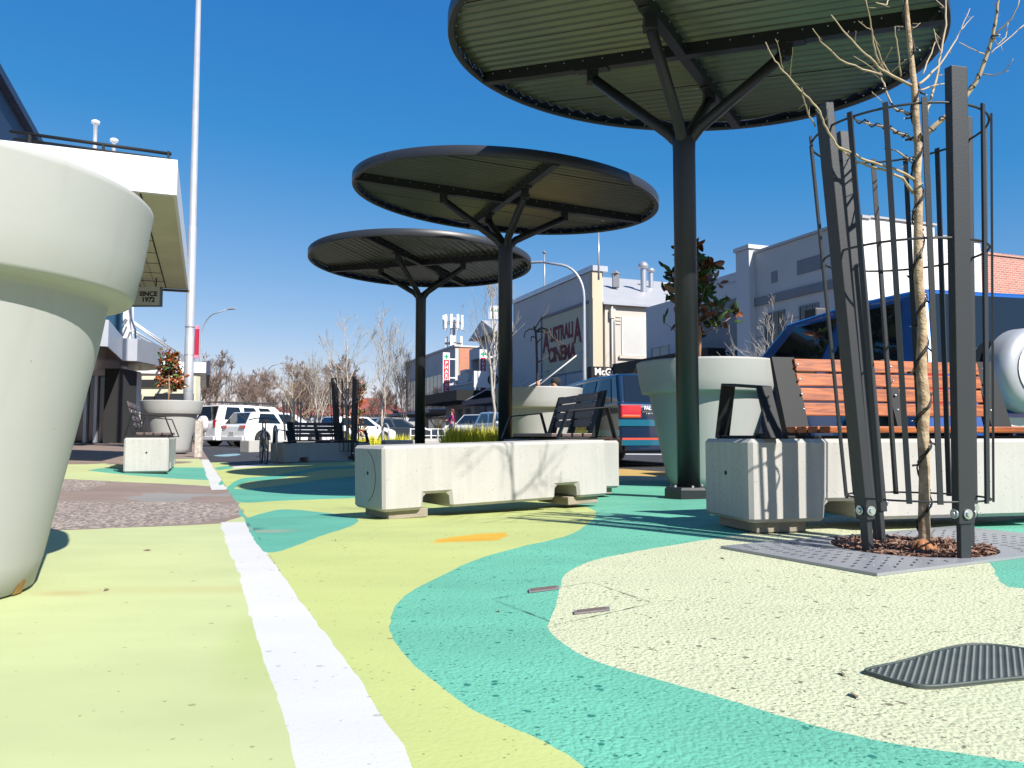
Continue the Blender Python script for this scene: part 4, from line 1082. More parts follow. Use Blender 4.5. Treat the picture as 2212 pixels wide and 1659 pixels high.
for a, b in (((-.08, .30), (-.22, .78)), ((-.08, .30), (.38, .72)), ((-.2, .70), (.36, .82)), ((-.08, .30), (-.5, .345)), ((-.2, .72), (-.5, .345)), ((.36, .86), (.40, .70)), ((.40, .70), (.52, .345))):
    m_.tube([bxz(*a), bxz(*b)], .016, 8)
m_.build('frame', M['cardark'], bi)
m_ = MB(); m_.tube([bxz(.32, .96, -.30), bxz(.38, 1.0, -.12), bxz(.38, 1.0, .12), bxz(.32, .96, .30)], .013, 8); m_.tube([bxz(.36, .86), bxz(.38, 1.0)], .014, 8); m_.build('handlebar', M['cardark'], bi)
m_ = MB(); m_.prism([(-.36, -.07, .90), (-.36, .07, .90), (-.12, .02, .91), (-.10, -.02, .91)], (0, 0, .04)); m_.tube([bxz(-.22, .76), bxz(-.24, .91)], .013, 8); m_.build('saddle', M['cardark'], bi, bevel=.01)
m_ = MB(); m_.lathe([(.09, -.01), (.09, .01)], 20, cap=True)
for i in range(len(m_.v)): v = m_.v[i]; m_.v[i] = (-.08+v[0], .05+v[2], .30+v[1])
m_.tube([bxz(-.08, .30, .06), bxz(-.02, .15, .08), bxz(-.02, .15, .16)], .009, 6); m_.tube([bxz(-.08, .30, -.06), bxz(-.14, .45, -.08), bxz(-.14, .45, -.16)], .009, 6); m_.build('crankset', M['galv'], bi)

def lamp(x, y, h, r0, r1, arm, adir, label, z=0, head=True):
    t = thing('street_lamp', label, 'street lamp', (x, y, z), 0, 'curved-arm street lamps')
    d = Vector((math.cos(adir), math.sin(adir), 0)); m_ = MB(); P = [Vector((0, 0, 0)), Vector((0, 0, h*.4)), Vector((0, 0, h-1.9))]
    rr = [r0, (r0+r1)/2, r1]
    for k in range(1, 8):
        a = k/8*PI/2; P.append(d*(1.35*(1-math.cos(a)))+Vector((0, 0, h-1.9+1.7*math.sin(a)))); rr.append(r1)
    P.append(d*arm+Vector((0, 0, h))); rr.append(r1*.8)
    m_.tube(P, rr, 12); po = m_.build('pole', M['galv'], t)
    n_ = Vector((-d.y, d.x, 0)); m_ = MB(); e = P[-1]
    m_.bar([e-d*.05, e+d*.42+Vector((0, 0, .02)), e+d*.62+Vector((0, 0, .01))], .24, .09, n_); m_.build('lamp_head', M['galv'], t, bevel=.03)
    return t
lamp(3.47, 38, 9.0, .11, .065, 2.15, R(180-21), 'grey street lamp with a curved arm in front of the cinema')
lamp(-21.6, 55, 9.1, .09, .045, 2.3, R(-21), 'thin curved street lamp rising beyond the left awnings')
lamp(-29.5, 95, 9.0, .09, .05, 2.2, R(-21), 'tiny distant street lamp over the bare trees on the left')
# big pole
lp = thing('light_pole', 'tall tapered grey light pole with a red banner on the left footpath', 'light pole', (-8.55, 21.0, .05))
m_ = MB(); m_.lathe([(.125, 0), (.122, 3.05), (.112, 3.055), (.108, 6.0), (.098, 6.01), (.062, 13.5)], 24, cap=True); pm = m_.build('pole', M['galv'], lp)
m_ = MB()
for z in (2.55, 3.3, 1.6): m_.lathe([(.127, z), (.127, z+.02)], 24)
m_.build('clamp_band', M['alu'], pm)
m_ = MB(); m_.box((.15, -.04, 2.48), (.245, .02, 3.34)); bn = m_.build('banner', M['banner'], lp)
m_ = MB(); m_.box((.147, -.043, 3.25), (.248, .023, 3.345)); m_.box((.147, -.043, 2.475), (.248, .023, 2.56)); m_.build('banner_band', M['banner_pink'], bn)

#@@SECTION cars
# ------------------------------------------------------------------ cars (x: rear 0 to front L, y: left +, z up)
def arc(cx, r, n=10, z0=0):
    return [(cx-r*math.cos(k*PI/n), max(z0, .33+ r*math.sin(k*PI/n)*1.0)) for k in range(n+1)]
def car(name, label, loc, head, L, Wd, H, body, paint, belt=.95, hood=None, gh=None, wheels=None, wr=.33, rear=None, front=False, spare=False, rack=False, taillow=None, cat='car', lower=None, plate=True, bars=0):
    t = thing(name, label, cat, loc, math.atan2(head[1], head[0]), 'parked cars')
    h2 = Wd/2; w1, w2 = wheels
    z0 = .24
    def archpts(cx): return [(cx-(wr+.05)*math.cos(k*PI/10), wr*.98+(wr+.05)*math.sin(k*PI/10)) for k in range(11) if wr*.98+(wr+.05)*math.sin(k*PI/10) > z0]
    low = [(0.06, z0)]+[(w1-wr-.05, z0)]+archpts(w1)+[(w1+wr+.05, z0), (w2-wr-.05, z0)]+archpts(w2)+[(w2+wr+.05, z0), (L-.08, z0)]
    top = body      # from front bumper back over hood to the tail
    m_ = MB(); m_.prism([(x, -h2, z) for x, z in low+top], (0, Wd, 0))
    bd = m_.build('body', paint, t, bevel=.055, seg=3)
    # greenhouse
    (xa, za), (xb, zb), (xc, zc), (xd, zd) = gh          # front base, front top, rear top, rear base
    bw = h2-.045; tw = h2-.19
    V8 = [Vector((xa, s*bw, za)) for s in (-1, 1)]+[Vector((xb, s*tw, zb)) for s in (-1, 1)]+[Vector((xc, s*tw, zc)) for s in (-1, 1)]+[Vector((xd, s*bw, zd)) for s in (-1, 1)]
    zm = Vector((0, 0, .05))
    fl, fr, tfl, tfr, trl, trr, rl, rr_ = V8
    mid = [(tfl+trl)/2+Vector((0, 0, .035)), (tfr+trr)/2+Vector((0, 0, .035))]
    m_ = MB(); m_.add(V8+mid, [(0, 2, 3, 1), (2, 8, 9, 3), (8, 4, 5, 9), (4, 6, 7, 5), (0, 6, 4, 8, 2), (1, 3, 9, 5, 7), (0, 1, 7, 6)])
    m_.build('roof', paint, t, bevel=.05, seg=3)
    def glass(nm, P, off):
        m_ = MB(); P = [Vector(p)+Vector(off) for p in P]; m_.prism(P, Vector(off)*.6); return m_.build(nm, M['cglass'], t, bevel=.012)
    def bil(a, b, c, d, u, v): return a.lerp(b, u).lerp(d.lerp(c, u), v)
    for sgn, A, B, C_, D_ in ((-1, fl, rl, trl, tfl), (1, fr, rr_, trr, tfr)):
        n_ = (B-A).cross(D_-A).normalized(); n_ = n_*(1 if n_.y*sgn > 0 else -1)
        for u0, u1 in (gh_split if (gh_split := bars) else ((.10, .48), (.52, .90))):
            P = [bil(A, B, C_, D_, u0, .08), bil(A, B, C_, D_, u1, .08), bil(A, B, C_, D_, u1-.015, .88), bil(A, B, C_, D_, u0+.03, .88)]
            glass('side_window', P, n_*.006)
    n_ = Vector((za-zb, 0, xb-xa)).normalized(); n_ = -n_ if n_.x < 0 else n_
    glass('windscreen', [bil(fl, fr, tfr, tfl, u, v) for u, v in ((.05, .06), (.95, .06), (.93, .94), (.07, .94))], n_*.006)
    n_ = (rr_-rl).cross(trl-rl).normalized(); n_ = -n_ if n_.x > 0 else n_
    glass('rear_window', [bil(rl, rr_, trr, trl, u, v) for u, v in ((.05, .05), (.95, .05), (.93, .93), (.07, .93))], n_*.006)
    for x in (w1, w2):
        for s in (-1, 1):
            m_ = MB(); m_.lathe([(wr*.62, -.10), (wr-.02, -.105), (wr, -.07), (wr, .07), (wr-.02, .105), (wr*.62, .10)], 28)
            for i in range(len(m_.v)): v = m_.v[i]; m_.v[i] = (x+v[0], s*(h2-.12)+v[2], wr+v[1])
            wo = m_.build('wheel', M['tyre'], t)
            m_ = MB(); m_.lathe([(wr*.64, .085), (wr*.60, .06), (.0, .055)], 24)
            for k in range(5):
                a = 2*PI*k/5+.3; d = Vector((math.cos(a), math.sin(a), 0)); m_.bar([d*.05+Vector((0, 0, .085)), d*wr*.6+Vector((0, 0, .078))], .07, .02, Vector((-d.y, d.x, 0)))
            for i in range(len(m_.v)): v = m_.v[i]; m_.v[i] = (x+v[0], s*(h2-.12+v[2]+.012), wr+v[1])
            m_.build('rim', M['alloy'], wo)
    if rear:
        (ya, yb, lz0, lz1) = rear
        for s in (-1, 1):
            m_ = MB(); x0 = -.012+ (0 if taillow is None else taillow)
            m_.box((x0, min(s*ya, s*yb), lz0), (x0+.10, max(s*ya, s*yb), lz1)); m_.cur = 1; m_.box((x0-.003, min(s*ya, s*yb)+.01, lz0), (x0+.05, max(s*ya, s*yb)-.01, lz0+(lz1-lz0)*.3))
            m_.build('tail_light', [M['lamp_red'], M['lamp_amber']], t, bevel=.02)
        m_ = MB(); m_.box((-.045, -h2+.08, .26), (.05, h2-.08, .46)); m_.build('rear_bumper', paint, t, bevel=.04, seg=3)
        if plate:
            m_ = MB(); m_.box((-.052, -.19, .50), (-.03, .19, .62)); m_.build('number_plate', M['plate'], t)
    for s in (-1, 1):
        m_ = MB(); m_.box((xa-.42, s*(h2+.01)-(.0 if s > 0 else .14), za+.0), (xa-.30, s*(h2+.01)+(.14 if s > 0 else 0), za+.12)); m_.build('mirror', paint, t, bevel=.03)
        for xx in ((w1+.55), (w1+w2)/2+.25):
            m_ = MB(); m_.box((xx, s*h2-.012, belt-.10), (xx+.16, s*h2+.014, belt-.075)); m_.build('door_handle', paint, t, bevel=.006)
    if front:
        m_ = MB(); m_.box((L-.03, -.45, .52), (L+.012, .45, .72)); gl = m_.build('grille', M['cardark'], t, bevel=.02)
        for s in (-1, 1):
            m_ = MB(); m_.box((L-.16, min(s*.50, s*(h2-.02)), .62), (L+.008, max(s*.50, s*(h2-.02)), .80)); m_.build('headlight', M['lamp_clear'], t, bevel=.03)
    if spare:
        m_ = MB(); m_.lathe([(.02, .205), (.24, .20), (.29, .19), (.325, .16), (.342, .11), (.345, .0)], 40)
        for i in range(len(m_.v)): v = m_.v[i]; m_.v[i] = (-.02-v[2], -.05+v[0], 1.0+v[1])
        so = m_.build('spare_wheel_cover', M['carwhite'] if paint is not M['carblue'] else M['galv'], t)
        m_ = MB(); m_.lathe([(.235, .206), (.225, .212), (.0, .213)], 30)
        for i in range(len(m_.v)): v = m_.v[i]; m_.v[i] = (-.02-v[2]-.004, -.05+v[0], 1.0+v[1])
        m_.build('cover_disc', M['signwhite'], so)
    if rack:
        m_ = MB(); z = H+.09
        for s in (-1, 1): m_.box((xc+.05, s*.55-.02, z), (xb+.15, s*.55+.02, z+.035))
        for k in range(9): x = xc+.05+(xb-xc+.1)*k/8; m_.box((x, -.57, z-.003), (x+.05, .57, z+.03))
        for x in (xc+.2, (xb+xc)/2, xb-.1):
            for s in (-1, 1): m_.box((x, s*.52-.02, H-.02), (x+.05, s*.52+.02, z+.07))
        m_.build('roof_rack', M['cargrey'], t)
    return t
# blue small SUV behind the orange bench
B1c = car('parked_car', 'bright blue short off-roader with a covered spare wheel behind the orange slatted bench', (4.10, 6.50, .02), (-.25, .97), 3.95, 1.72, 1.72,
    [(3.93, .45), (3.90, .72), (3.80, .88), (2.95, 1.02), (.04, 1.04), (.0, .9), (.0, .5)], M['carblue'], belt=1.03,
    gh=[(3.02, 1.0), (2.15, 1.66), (.22, 1.70), (.02, 1.0)], wheels=(.72, 3.15), wr=.35, rear=(.68, .86, .62, .98), spare=True, bars=((.12, .50), (.56, .90)))
for y_ in (.52, -.52):
    m_ = MB(); m_.box((1.75, y_-.07, 1.66), (1.95, y_+.07, 1.78)); m_.build('rack_mount', M['cargrey'], B1c, bevel=.02)
# navy and teal wagon
wg = car('parked_car', 'dark navy station wagon with teal stripes and a red tail lamp, beyond the end-on bench', (2.52, 12.45, -.02), (-.30, .954), 4.9, 1.84, 1.42,
    [(4.88, .40), (4.84, .66), (4.6, .74), (3.6, .96), (.05, 1.03), (.0, .96), (.0, .45)], M['carnavy'], belt=1.0,
    gh=[(3.72, .94), (2.85, 1.44), (.48, 1.50), (.10, 1.00)], wheels=(1.05, 3.85), wr=.32, rear=(.55, .90, .78, .98), bars=((.16, .44), (.47, .70), (.73, .92)))
m_ = MB(); m_.box((-.014, -.93, .655), (.03, .93, .755)); m_.box((-.050, -.90, .36), (-.02, .90, .46)); m_.box((.0, .921, .50), (4.5, .926, .60)); m_.build('teal_stripe', M['carteal'], wg)
m_ = MB(); m_.box((-.053, -.90, .445), (-.03, .90, .475)); m_.box((-.003, .922, .455), (4.5, .928, .478)); m_.build('red_stripe', M['stripe_red'], wg)
m_ = MB(); m_.box((-.02, -.55, .86), (.02, .55, .89)); m_.build('tailgate_trim', M['cargrey'], wg)
def text_mesh(txt, size, ext, name, mt, parent, Mx, bold=0.0, align='CENTER'):
    cu = bpy.data.curves.new(name, 'FONT'); cu.body = txt; cu.size = size; cu.extrude = ext; cu.offset = bold; cu.align_x = align; cu.align_y = 'CENTER'; cu.resolution_u = 3
    ob = bpy.data.objects.new('tmp', cu); COL.objects.link(ob)
    dg = bpy.context.evaluated_depsgraph_get(); me = bpy.data.meshes.new_from_object(ob.evaluated_get(dg)); bpy.data.objects.remove(ob)
    me.transform(Mx); me.materials.clear(); me.materials.append(mt); me.name = name
    o = bpy.data.objects.new(name, me); COL.objects.link(o); o.parent = parent
    if parent.type == 'EMPTY' and parent.get('_w', True): pass
    return o
def basis(origin, xdir, ydir):
    x = Vector(xdir).normalized(); y = Vector(ydir).normalized(); z = x.cross(y)
    Mx = Matrix(((x.x, y.x, z.x, origin[0]), (x.y, y.y, z.y, origin[1]), (x.z, y.z, z.z, origin[2]), (0, 0, 0, 1))); return Mx
text_mesh('FALCON', .075, .003, 'badge_lettering', M['signwhite'], wg, basis((-.012, .36, .93), (0, -1, 0), (0, 0, 1)), .002)
text_mesh('FUTURA', .055, .003, 'badge_lettering', M['signwhite'], wg, basis((-.012, .37, .86), (0, -1, 0), (0, 0, 1)), .001)
# white hatch, white off-roader
gz = 0
HX, HY = .64, .768
def lc(px, Y, off_side, head):      # rear centre from the rear-right corner
    r_ = Vector((head[1], -head[0])).normalized()
    x = (px-1106)/1720*Y
    return (x-r_.x*off_side, Y-r_.y*off_side)
c = lc(529, 31.6, .88, (HX, HY))
car('parked_car', 'white hatchback parked beside the larger white off-roader', (c[0], c[1], gz), (HX, HY), 4.25, 1.78, 1.45,
    [(4.22, .40), (4.18, .66), (3.95, .76), (3.15, .92), (.16, .96), (.03, .86), (.0, .45)], M['carwhite'], belt=.95,
    gh=[(3.25, .90), (2.45, 1.40), (.45, 1.43), (.12, .94)], wheels=(.85, 3.40), wr=.32, rear=(.50, .87, .76, .88), bars=((.16, .45), (.49, .84)))
c = lc(466, 34.6, .94, (HX, HY))
car('parked_car', 'tall white off-roader with a dark roof rack and rear spare wheel, behind the hatchback', (c[0], c[1], gz), (HX, HY), 4.9, 1.9, 1.86,
    [(4.88, .45), (4.84, .86), (4.65, 1.0), (3.75, 1.12), (.10, 1.14), (.0, 1.05), (.0, .5)], M['carwhite'], belt=1.12,
    gh=[(3.85, 1.10), (3.1, 1.78), (.32, 1.82), (.05, 1.12)], wheels=(1.0, 3.85), wr=.39, rear=(.74, .93, .82, 1.15), spare=True, rack=True, bars=((.14, .36), (.39, .62), (.65, .90)))
car('parked_car', 'white car bonnet showing past the right end of the white hatchback', (-9.9, 41.5, gz), (HX, HY), 4.4, 1.78, 1.5,
    [(4.38, .40), (4.34, .70), (4.1, .80), (3.3, .95), (.10, .98), (.0, .86), (.0, .45)], M['carwhite'], belt=.96,
    gh=[(3.35, .92), (2.55, 1.45), (.65, 1.46), (.12, .96)], wheels=(.85, 3.5), wr=.32, rear=(.5, .87, .76, .88))
# cars on the far side of the street
car('parked_car', 'pale blue-white hatchback facing right beside the yellow grass', (-1.15, 39.6, 0), (.45, -.90), 4.3, 1.80, 1.62,
    [(4.28, .42), (4.22, .78), (4.0, .90), (3.2, 1.03), (.12, 1.05), (.0, .9), (.0, .45)], M['carsilver'], belt=1.02,
    gh=[(3.35, 1.0), (2.55, 1.55), (.5, 1.58), (.10, 1.02)], wheels=(.8, 3.45), wr=.34, rear=(.6, .88, .8, 1.0), front=True)
car('parked_car', 'white utility with a dark grille facing left behind the pedestrians', (-.65, 50.0, 0), (-.50, -.866), 5.1, 1.88, 1.75,
    [(5.08, .45), (5.04, .92), (4.85, 1.05), (3.85, 1.15), (.10, 1.12), (.0, 1.05), (.0, .5)], M['carwhite'], belt=1.1,
    gh=[(3.95, 1.10), (3.2, 1.70), (1.7, 1.72), (1.4, 1.10)], wheels=(1.0, 4.1), wr=.38, rear=(.74, .93, .82, 1.1), front=True, cat='utility truck')
car('parked_car', 'dark car parked beyond the steel hoop right of the dark bench', (-8.6, 44.0, 0), (.80, .60), 4.5, 1.78, 1.45,
    [(4.48, .40), (4.44, .66), (4.2, .76), (3.35, .92), (.16, .96), (.03, .86), (.0, .45)], M['cardark'], belt=.95,
    gh=[(3.45, .90), (2.55, 1.40), (1.0, 1.43), (.45, .94)], wheels=(.85, 3.55), wr=.32, rear=(.50, .87, .76, .88))
car('parked_car', 'white car in the distance left of the farthest canopy column', (-9.8, 60.0, 0), (.90, .30), 4.5, 1.78, 1.45,
    [(4.48, .40), (4.44, .66), (4.2, .76), (3.35, .92), (.16, .96), (.03, .86), (.0, .45)], M['carwhite'], belt=.95,
    gh=[(3.45, .90), (2.55, 1.40), (1.0, 1.43), (.45, .94)], wheels=(.85, 3.55), wr=.32, rear=(.50, .87, .76, .88))

#@@SECTION people
# ------------------------------------------------------------------ people
def skin_obj(name, pts, edges, radii, mt, parent, sub=1):
    me = bpy.data.meshes.new(name); me.from_pydata([tuple(p) for p in pts], edges, []); me.materials.append(mt)
    o = bpy.data.objects.new(name, me); COL.objects.link(o); o.parent = parent
    sk = o.modifiers.new('skin', 'SKIN'); sk.use_smooth_shade = True
    for i, v in enumerate(me.skin_vertices[0].data if me.skin_vertices else []): pass
    if not me.skin_vertices:
        bm = bmesh.new(); bm.from_mesh(me); bm.verts.layers.skin.verify(); bm.to_mesh(me); bm.free()
    for i, v in enumerate(me.skin_vertices[0].data):
        r_ = radii[i]; v.radius = r_ if isinstance(r_, tuple) else (r_, r_); v.use_root = (i == 0)
    s = o.modifiers.new('sub', 'SUBSURF'); s.levels = sub; s.render_levels = sub
    return o
def person(label, loc, rz, h, top, trousers, hair, arms, stride=.16, long_hair=False):
    t = thing('person', label, 'person', loc, rz); k = h/1.65
    V = lambda x, y, z: Vector((x*k, y*k, z*k))
    # joints; x forward, y left
    J = [V(0, 0, .90), V(0, 0, 1.08), V(0, 0, 1.28), V(0, 0, 1.38), V(.01, 0, 1.44), V(.02, 0, 1.53), V(.02, 0, 1.60)]
    rad = [(.13*k, .10*k), (.115*k, .085*k), (.14*k, .09*k), (.06*k, .055*k), (.045*k, .045*k), (.078*k, .088*k), (.055*k, .065*k)]
    E = [(0, 1), (1, 2), (2, 3), (3, 4), (4, 5), (5, 6)]
    legs = []
    for s, st_ in ((1, stride), (-1, -stride)):
        b = len(J); J += [V(st_*.15, s*.085, .82), V(st_*.7+.03, s*.09, .47), V(st_*1.4-.02, s*.09, .09), V(st_*1.4+.12, s*.095, .035)]
        rad += [.085*k, .058*k, .040*k, (.035*k, .03*k)]; E += [(0, b), (b, b+1), (b+1, b+2), (b+2, b+3)]; legs.append(b)
    ab = []
    for s, (el, ha) in zip((1, -1), arms):
        b = len(J); J += [V(0, s*.17, 1.34), V(*el), V(*ha), Vector(V(*ha))+ (V(*ha)-V(*el)).normalized()*.09*k]
        rad += [.048*k, .036*k, .026*k, (.032*k, .016*k)]; E += [(2, b), (b, b+1), (b+1, b+2), (b+2, b+3)]; ab.append(b)
    skin_obj('body', J, E, rad, M['skin'], t, 2)
    g_ = lambda r_, a: tuple(x+a*k for x in r_) if isinstance(r_, tuple) else r_+a*k
    idx = [0, 1, 2, 3]+[ab[0], ab[0]+1, ab[0]+2]+[ab[1], ab[1]+1, ab[1]+2]
    mp = {a: i for i, a in enumerate(idx)}
    skin_obj('shirt', [J[i] for i in idx], [(mp[a], mp[b]) for a, b in E if a in mp and b in mp], [g_(rad[i], .014 if i != 3 else .004) for i in idx], top, t, 2)
    idx = [0]+[legs[0]+i for i in range(3)]+[legs[1]+i for i in range(3)]; mp = {a: i for i, a in enumerate(idx)}
    skin_obj('trousers', [J[i]+(Vector((0, 0, .02*k)) if i in (legs[0]+2, legs[1]+2) else Vector()) for i in idx], [(mp[a], mp[b]) for a, b in E if a in mp and b in mp], [g_(rad[i], .014) for i in idx], trousers, t, 2)
    m_ = MB()
    for b in legs: m_.ball(J[b+2]+V(.05, 0, -.05), .085*k, 12, 8, (1.35, .55, .48))
    m_.build('shoes', M['shoe'], t)
    m_ = MB(); hc_ = V(.0, 0, 1.575); m_.ball(hc_+V(-.015, 0, .01), .105*k, 14, 10, (1.0, .88, .95))
    if long_hair: m_.ball(V(-.06, 0, 1.47), .10*k, 12, 8, (.6, .9, 1.5))
    m_.build('hair', hair, t)
    m_ = MB()
    for s in (-1, 1): m_.ball(V(.098, s*.032, 1.545), .011*k, 8, 5)
    m_.build('eyes', M['hole'], t)
    m_ = MB(); m_.ball(V(.108, 0, 1.515), .014*k, 8, 5, (1, .8, 1.5)); m_.build('nose', M['skin'], t)
    return t
person('woman in a magenta top and dark trousers with red-brown hair crossing the road', (-3.05, 40.6, .12), R(195), 1.68, M['magenta'], M['navy'], M['hair'],
       [((.02, .25, 1.10), (.16, .20, .92)), ((.10, -.22, 1.12), (.26, -.06, 1.10))], .15, True)
person('child in a lilac shirt and navy trousers walking in front of the woman in magenta', (-3.0, 39.7, .12), R(190), 1.18, M['lilac'], M['navy'], M['hair2'],
       [((-.10, .30, 1.12), (-.22, .34, 1.22)), ((.14, -.26, 1.14), (.34, -.34, .95))], .20)
person('person with dark hair seen head only above the pale pot with the weeping sapling', (.92, 16.9, -.02), R(200), 1.72, M['navy'], M['navy'], M['hole'],
       [((.02, .25, 1.10), (.10, .26, .86)), ((.02, -.25, 1.10), (.10, -.26, .86))], .05)

#@@SECTION buildings
# ------------------------------------------------------------------ buildings, right side of the street (facade plane t = 20.4)
T0 = 20.4
def bthing(name, label, s0, s1, t0, cat='building', group=None):
    p = W((s0+s1)/2, t0, 0); return thing(name, label, cat, (p.x, p.y, -.1), 0, group)
def wpart(mb, name, mt, root, **kw): return mb.build(name, mt, root, world=True, **kw)
def win_on_facade(root, s0, s1, z0, z1, nx, nz, glassm, T=T0, frame=M['midgrey'], fw=.07, dep=.05):
    m_ = MB(); a, b = s0, s1
    m_.sbox(a, a+fw, T-dep, T-.003, z0, z1); m_.sbox(b-fw, b, T-dep, T-.003, z0, z1); m_.sbox(a+fw, b-fw, T-dep, T-.003, z1-fw, z1); m_.sbox(a+fw, b-fw, T-dep, T-.003, z0, z0+fw)
    for i in range(1, nx): x = a+(b-a)*i/nx; m_.sbox(x-.02, x+.02, T-dep+.01, T-.004, z0+fw, z1-fw)
    for i in range(1, nz): z = z0+(z1-z0)*i/nz; m_.sbox(a+fw, b-fw, T-dep+.013, T-.006, z-.02, z+.02)
    w_ = wpart(m_, 'window', frame, root)
    m_ = MB(); m_.sbox(a+fw*.9, b-fw*.9, T-.022, T-.008, z0+fw*.9, z1-fw*.9); o = m_.build('pane', glassm, w_)
    return w_
# grey-white two-storey building, nearest on the right
b = bthing('corner_building', 'pale grey building with white painted brick end wall behind the blue off-roader', 20.4, 26.8, T0)
m_ = MB(); m_.sbox(20.4, 26.4, T0, T0+1.3, -.15, 7.75); m_.sbox(20.42, 26.4, T0+1.3, T0+5.4, -.15, 6.9); wl_ = wpart(m_, 'wall', M['greywall'], b)
m_ = MB(); m_.sbox(20.37, 20.42, T0+.003, T0+3.25, -.15, 7.80); m_.sbox(20.37, 20.6, T0+3.25, T0+5.45, -.15, 7.42); wpart(m_, 'brick_end_wall', M['paintbrick'], b)
m_ = MB(); m_.sbox(20.3, 26.45, T0-.06, T0+.3, 7.76, 7.86); m_.sbox(20.3, 20.62, T0+.3, T0+3.3, 7.81, 7.88); m_.sbox(20.3, 20.65, T0+3.3, T0+5.5, 7.43, 7.50); wpart(m_, 'parapet_capping', M['greyroof'], b)
m_ = MB(); m_.sbox(26.0, 26.85, T0-.28, T0+1.0, -.15, 7.95); m_.sbox(25.93, 26.92, T0-.35, T0+1.05, 7.96, 8.12); wpart(m_, 'pilaster', M['blueshade'], b)
m_ = MB(); m_.sbox(20.36, 26.0, T0-.07, T0-.002, 5.62, 5.95); wpart(m_, 'string_course', M['midgrey'], b)
s_, z_ = facade(1673, 598); m_ = MB(); m_.sbox(s_-.18, s_+.18, T0-.02, T0-.001, z_-.22, z_+.22); wpart(m_, 'vent', M['midgrey'], b)
s_, z_ = facade(1748, 572); m_ = MB(); m_.sbox(s_-.62, s_+.62, T0-.03, T0-.001, z_-.27, z_+.27); wpart(m_, 'plaque', M['midgrey'], b, bevel=.08)
for xa_, xb_ in ((1652, 1697), (1727, 1771), (1806, 1842)):
    sb, z1_ = facade(xa_, 655); sa, z0_ = facade(xb_, 720); win_on_facade(b, sa, sb, 3.55, 5.25, 3, 3, M['glass_d'], frame=M['midgrey'], fw=.06)
m_ = MB()
for k in range(9): m_.sbox(20.42, 25.98, T0-.012, T0-.002, 1.0+k*.48, 1.025+k*.48)
wpart(m_, 'render_joint', M['midgrey'], b)
b = bthing('brick_building', 'red brick building behind the right tree guard post', 19.5, 20, T0+6)
m_ = MB(); m_.sbox(21.5, 33, T0+6.1, T0+18, -.15, 7.35); wpart(m_, 'wall', M['brick_pink'], b)
m_ = MB(); m_.sbox(21.45, 33, T0+6.05, T0+18.1, 7.36, 7.45); wpart(m_, 'capping', M['brick_pink'], b)
m_ = MB(); m_.sbox(16.0, 20.2, T0+4.0, T0+18, -.15, 4.85); m_.sbox(15.9, 20.3, T0+3.9, T0+18.1, 4.86, 4.98); wpart(m_, 'metal_shed', M['midgrey'], b)
# cool lower building
b = bthing('shop_building', 'lower cool grey shop building between the cinema and the pale grey building', 26.9, 34.5, T0)
m_ = MB(); m_.sbox(26.9, 34.5, T0, T0+14, -.15, 6.85); m_.sbox(26.9, 31.0, T0-.02, T0+.6, 6.86, 7.25); wpart(m_, 'wall', M['blueshade'], b)
m_ = MB(); m_.sbox(26.95, 30.3, T0-.05, T0-.023, 4.15, 6.15); wpart(m_, 'dark_panel', M['midgrey'], b)
win_on_facade(b, 26.95, 30.6, 2.2, 4.05, 5, 2, M['glass_b'], frame=M['greywall'], fw=.06)
win_on_facade(b, 32.4, 34.0, 2.0, 4.8, 2, 3, M['glass_b'], frame=M['greywall'], fw=.07)
m_ = MB(); m_.sbox(34.0, 34.55, T0-.12, T0-.003, 0, 4.0); wpart(m_, 'pilaster', M['blueshade'], b)
aw = bthing('shop_awning', 'black street awning with white lettering in front of the cinema side', 27, 47, T0-3, 'awning')
m_ = MB(); m_.sbox(36.4, 36.9, T0-2.1, T0-.02, 3.3, 4.0); m_.sbox(28.0, 36.39, T0-.9, T0-.02, 3.55, 4.15); wpart(m_, 'fascia', M['black'], aw)
tx = text_mesh('McGrath', .50, .02, 'lettering', M['signwhite'], aw, basis(W(36.37, T0-1.95, 3.72), W(0, 1, 0), (0, 0, 1)), .014, 'LEFT'); tx.matrix_parent_inverse = Matrix.LocRotScale(aw.location, None, None).inverted()
# cinema
b = bthing('cinema_building', 'tall cinema building with maroon lettering on its khaki panel', 40.4, 49, T0)
m_ = MB(); m_.sbox(40.8, 53.0, T0, T0+.9, -.15, 9.85); wpart(m_, 'facade_wall', M['greywall'], b)
m_ = MB(); m_.sbox(40.4, 40.8, T0-.004, T0+.62, -.15, 9.86); m_.sbox(40.36, 40.8, T0+.0, T0+.62, 0, 8.3); wpart(m_, 'corner_pilaster', M['cream_wall'], b)
m_ = MB(); m_.sbox(40.3, 53.0, T0-.10, T0+.95, 9.87, 10.18); wpart(m_, 'parapet_capping', M['alu'], b)
m_ = MB(); m_.sbox(40.6, 56.0, T0+.9, T0+24, -.15, 8.05); sw = wpart(m_, 'side_wall', M['pinkwall'], b)
m_ = MB(); P = [W(40.35, T0+.62, 8.1), W(40.35, T0+24.3, 8.1), W(48.2, T0+24.3, 11.3), W(48.2, T0+4.5, 11.3)]
m_.add(P+[W(56.2, T0+24.3, 8.1), W(56.2, T0+.62, 8.1)], [(0, 1, 2, 3), (3, 2, 4, 5), (0, 3, 5), (1, 4, 2), (0, 5, 4, 1)]); wpart(m_, 'roof', M['greyroof'], b)
for (px, py, r_, h_) in ((1390, 612, .24, 1.5), (1406, 606, .20, .9)):
    p = at(px, py, 50.5 if px < 1400 else 52.5); m_ = MB(); m_.lathe([(r_*.8, -1.0), (r_*.8, h_*.62), (r_*.8, h_*.64), (r_*1.35, h_*.66), (r_*1.35, h_*.80), (r_*.6, h_*.93), (0, h_*.95)], 20, p); wpart(m_, 'roof_vent', M['alu'], b)
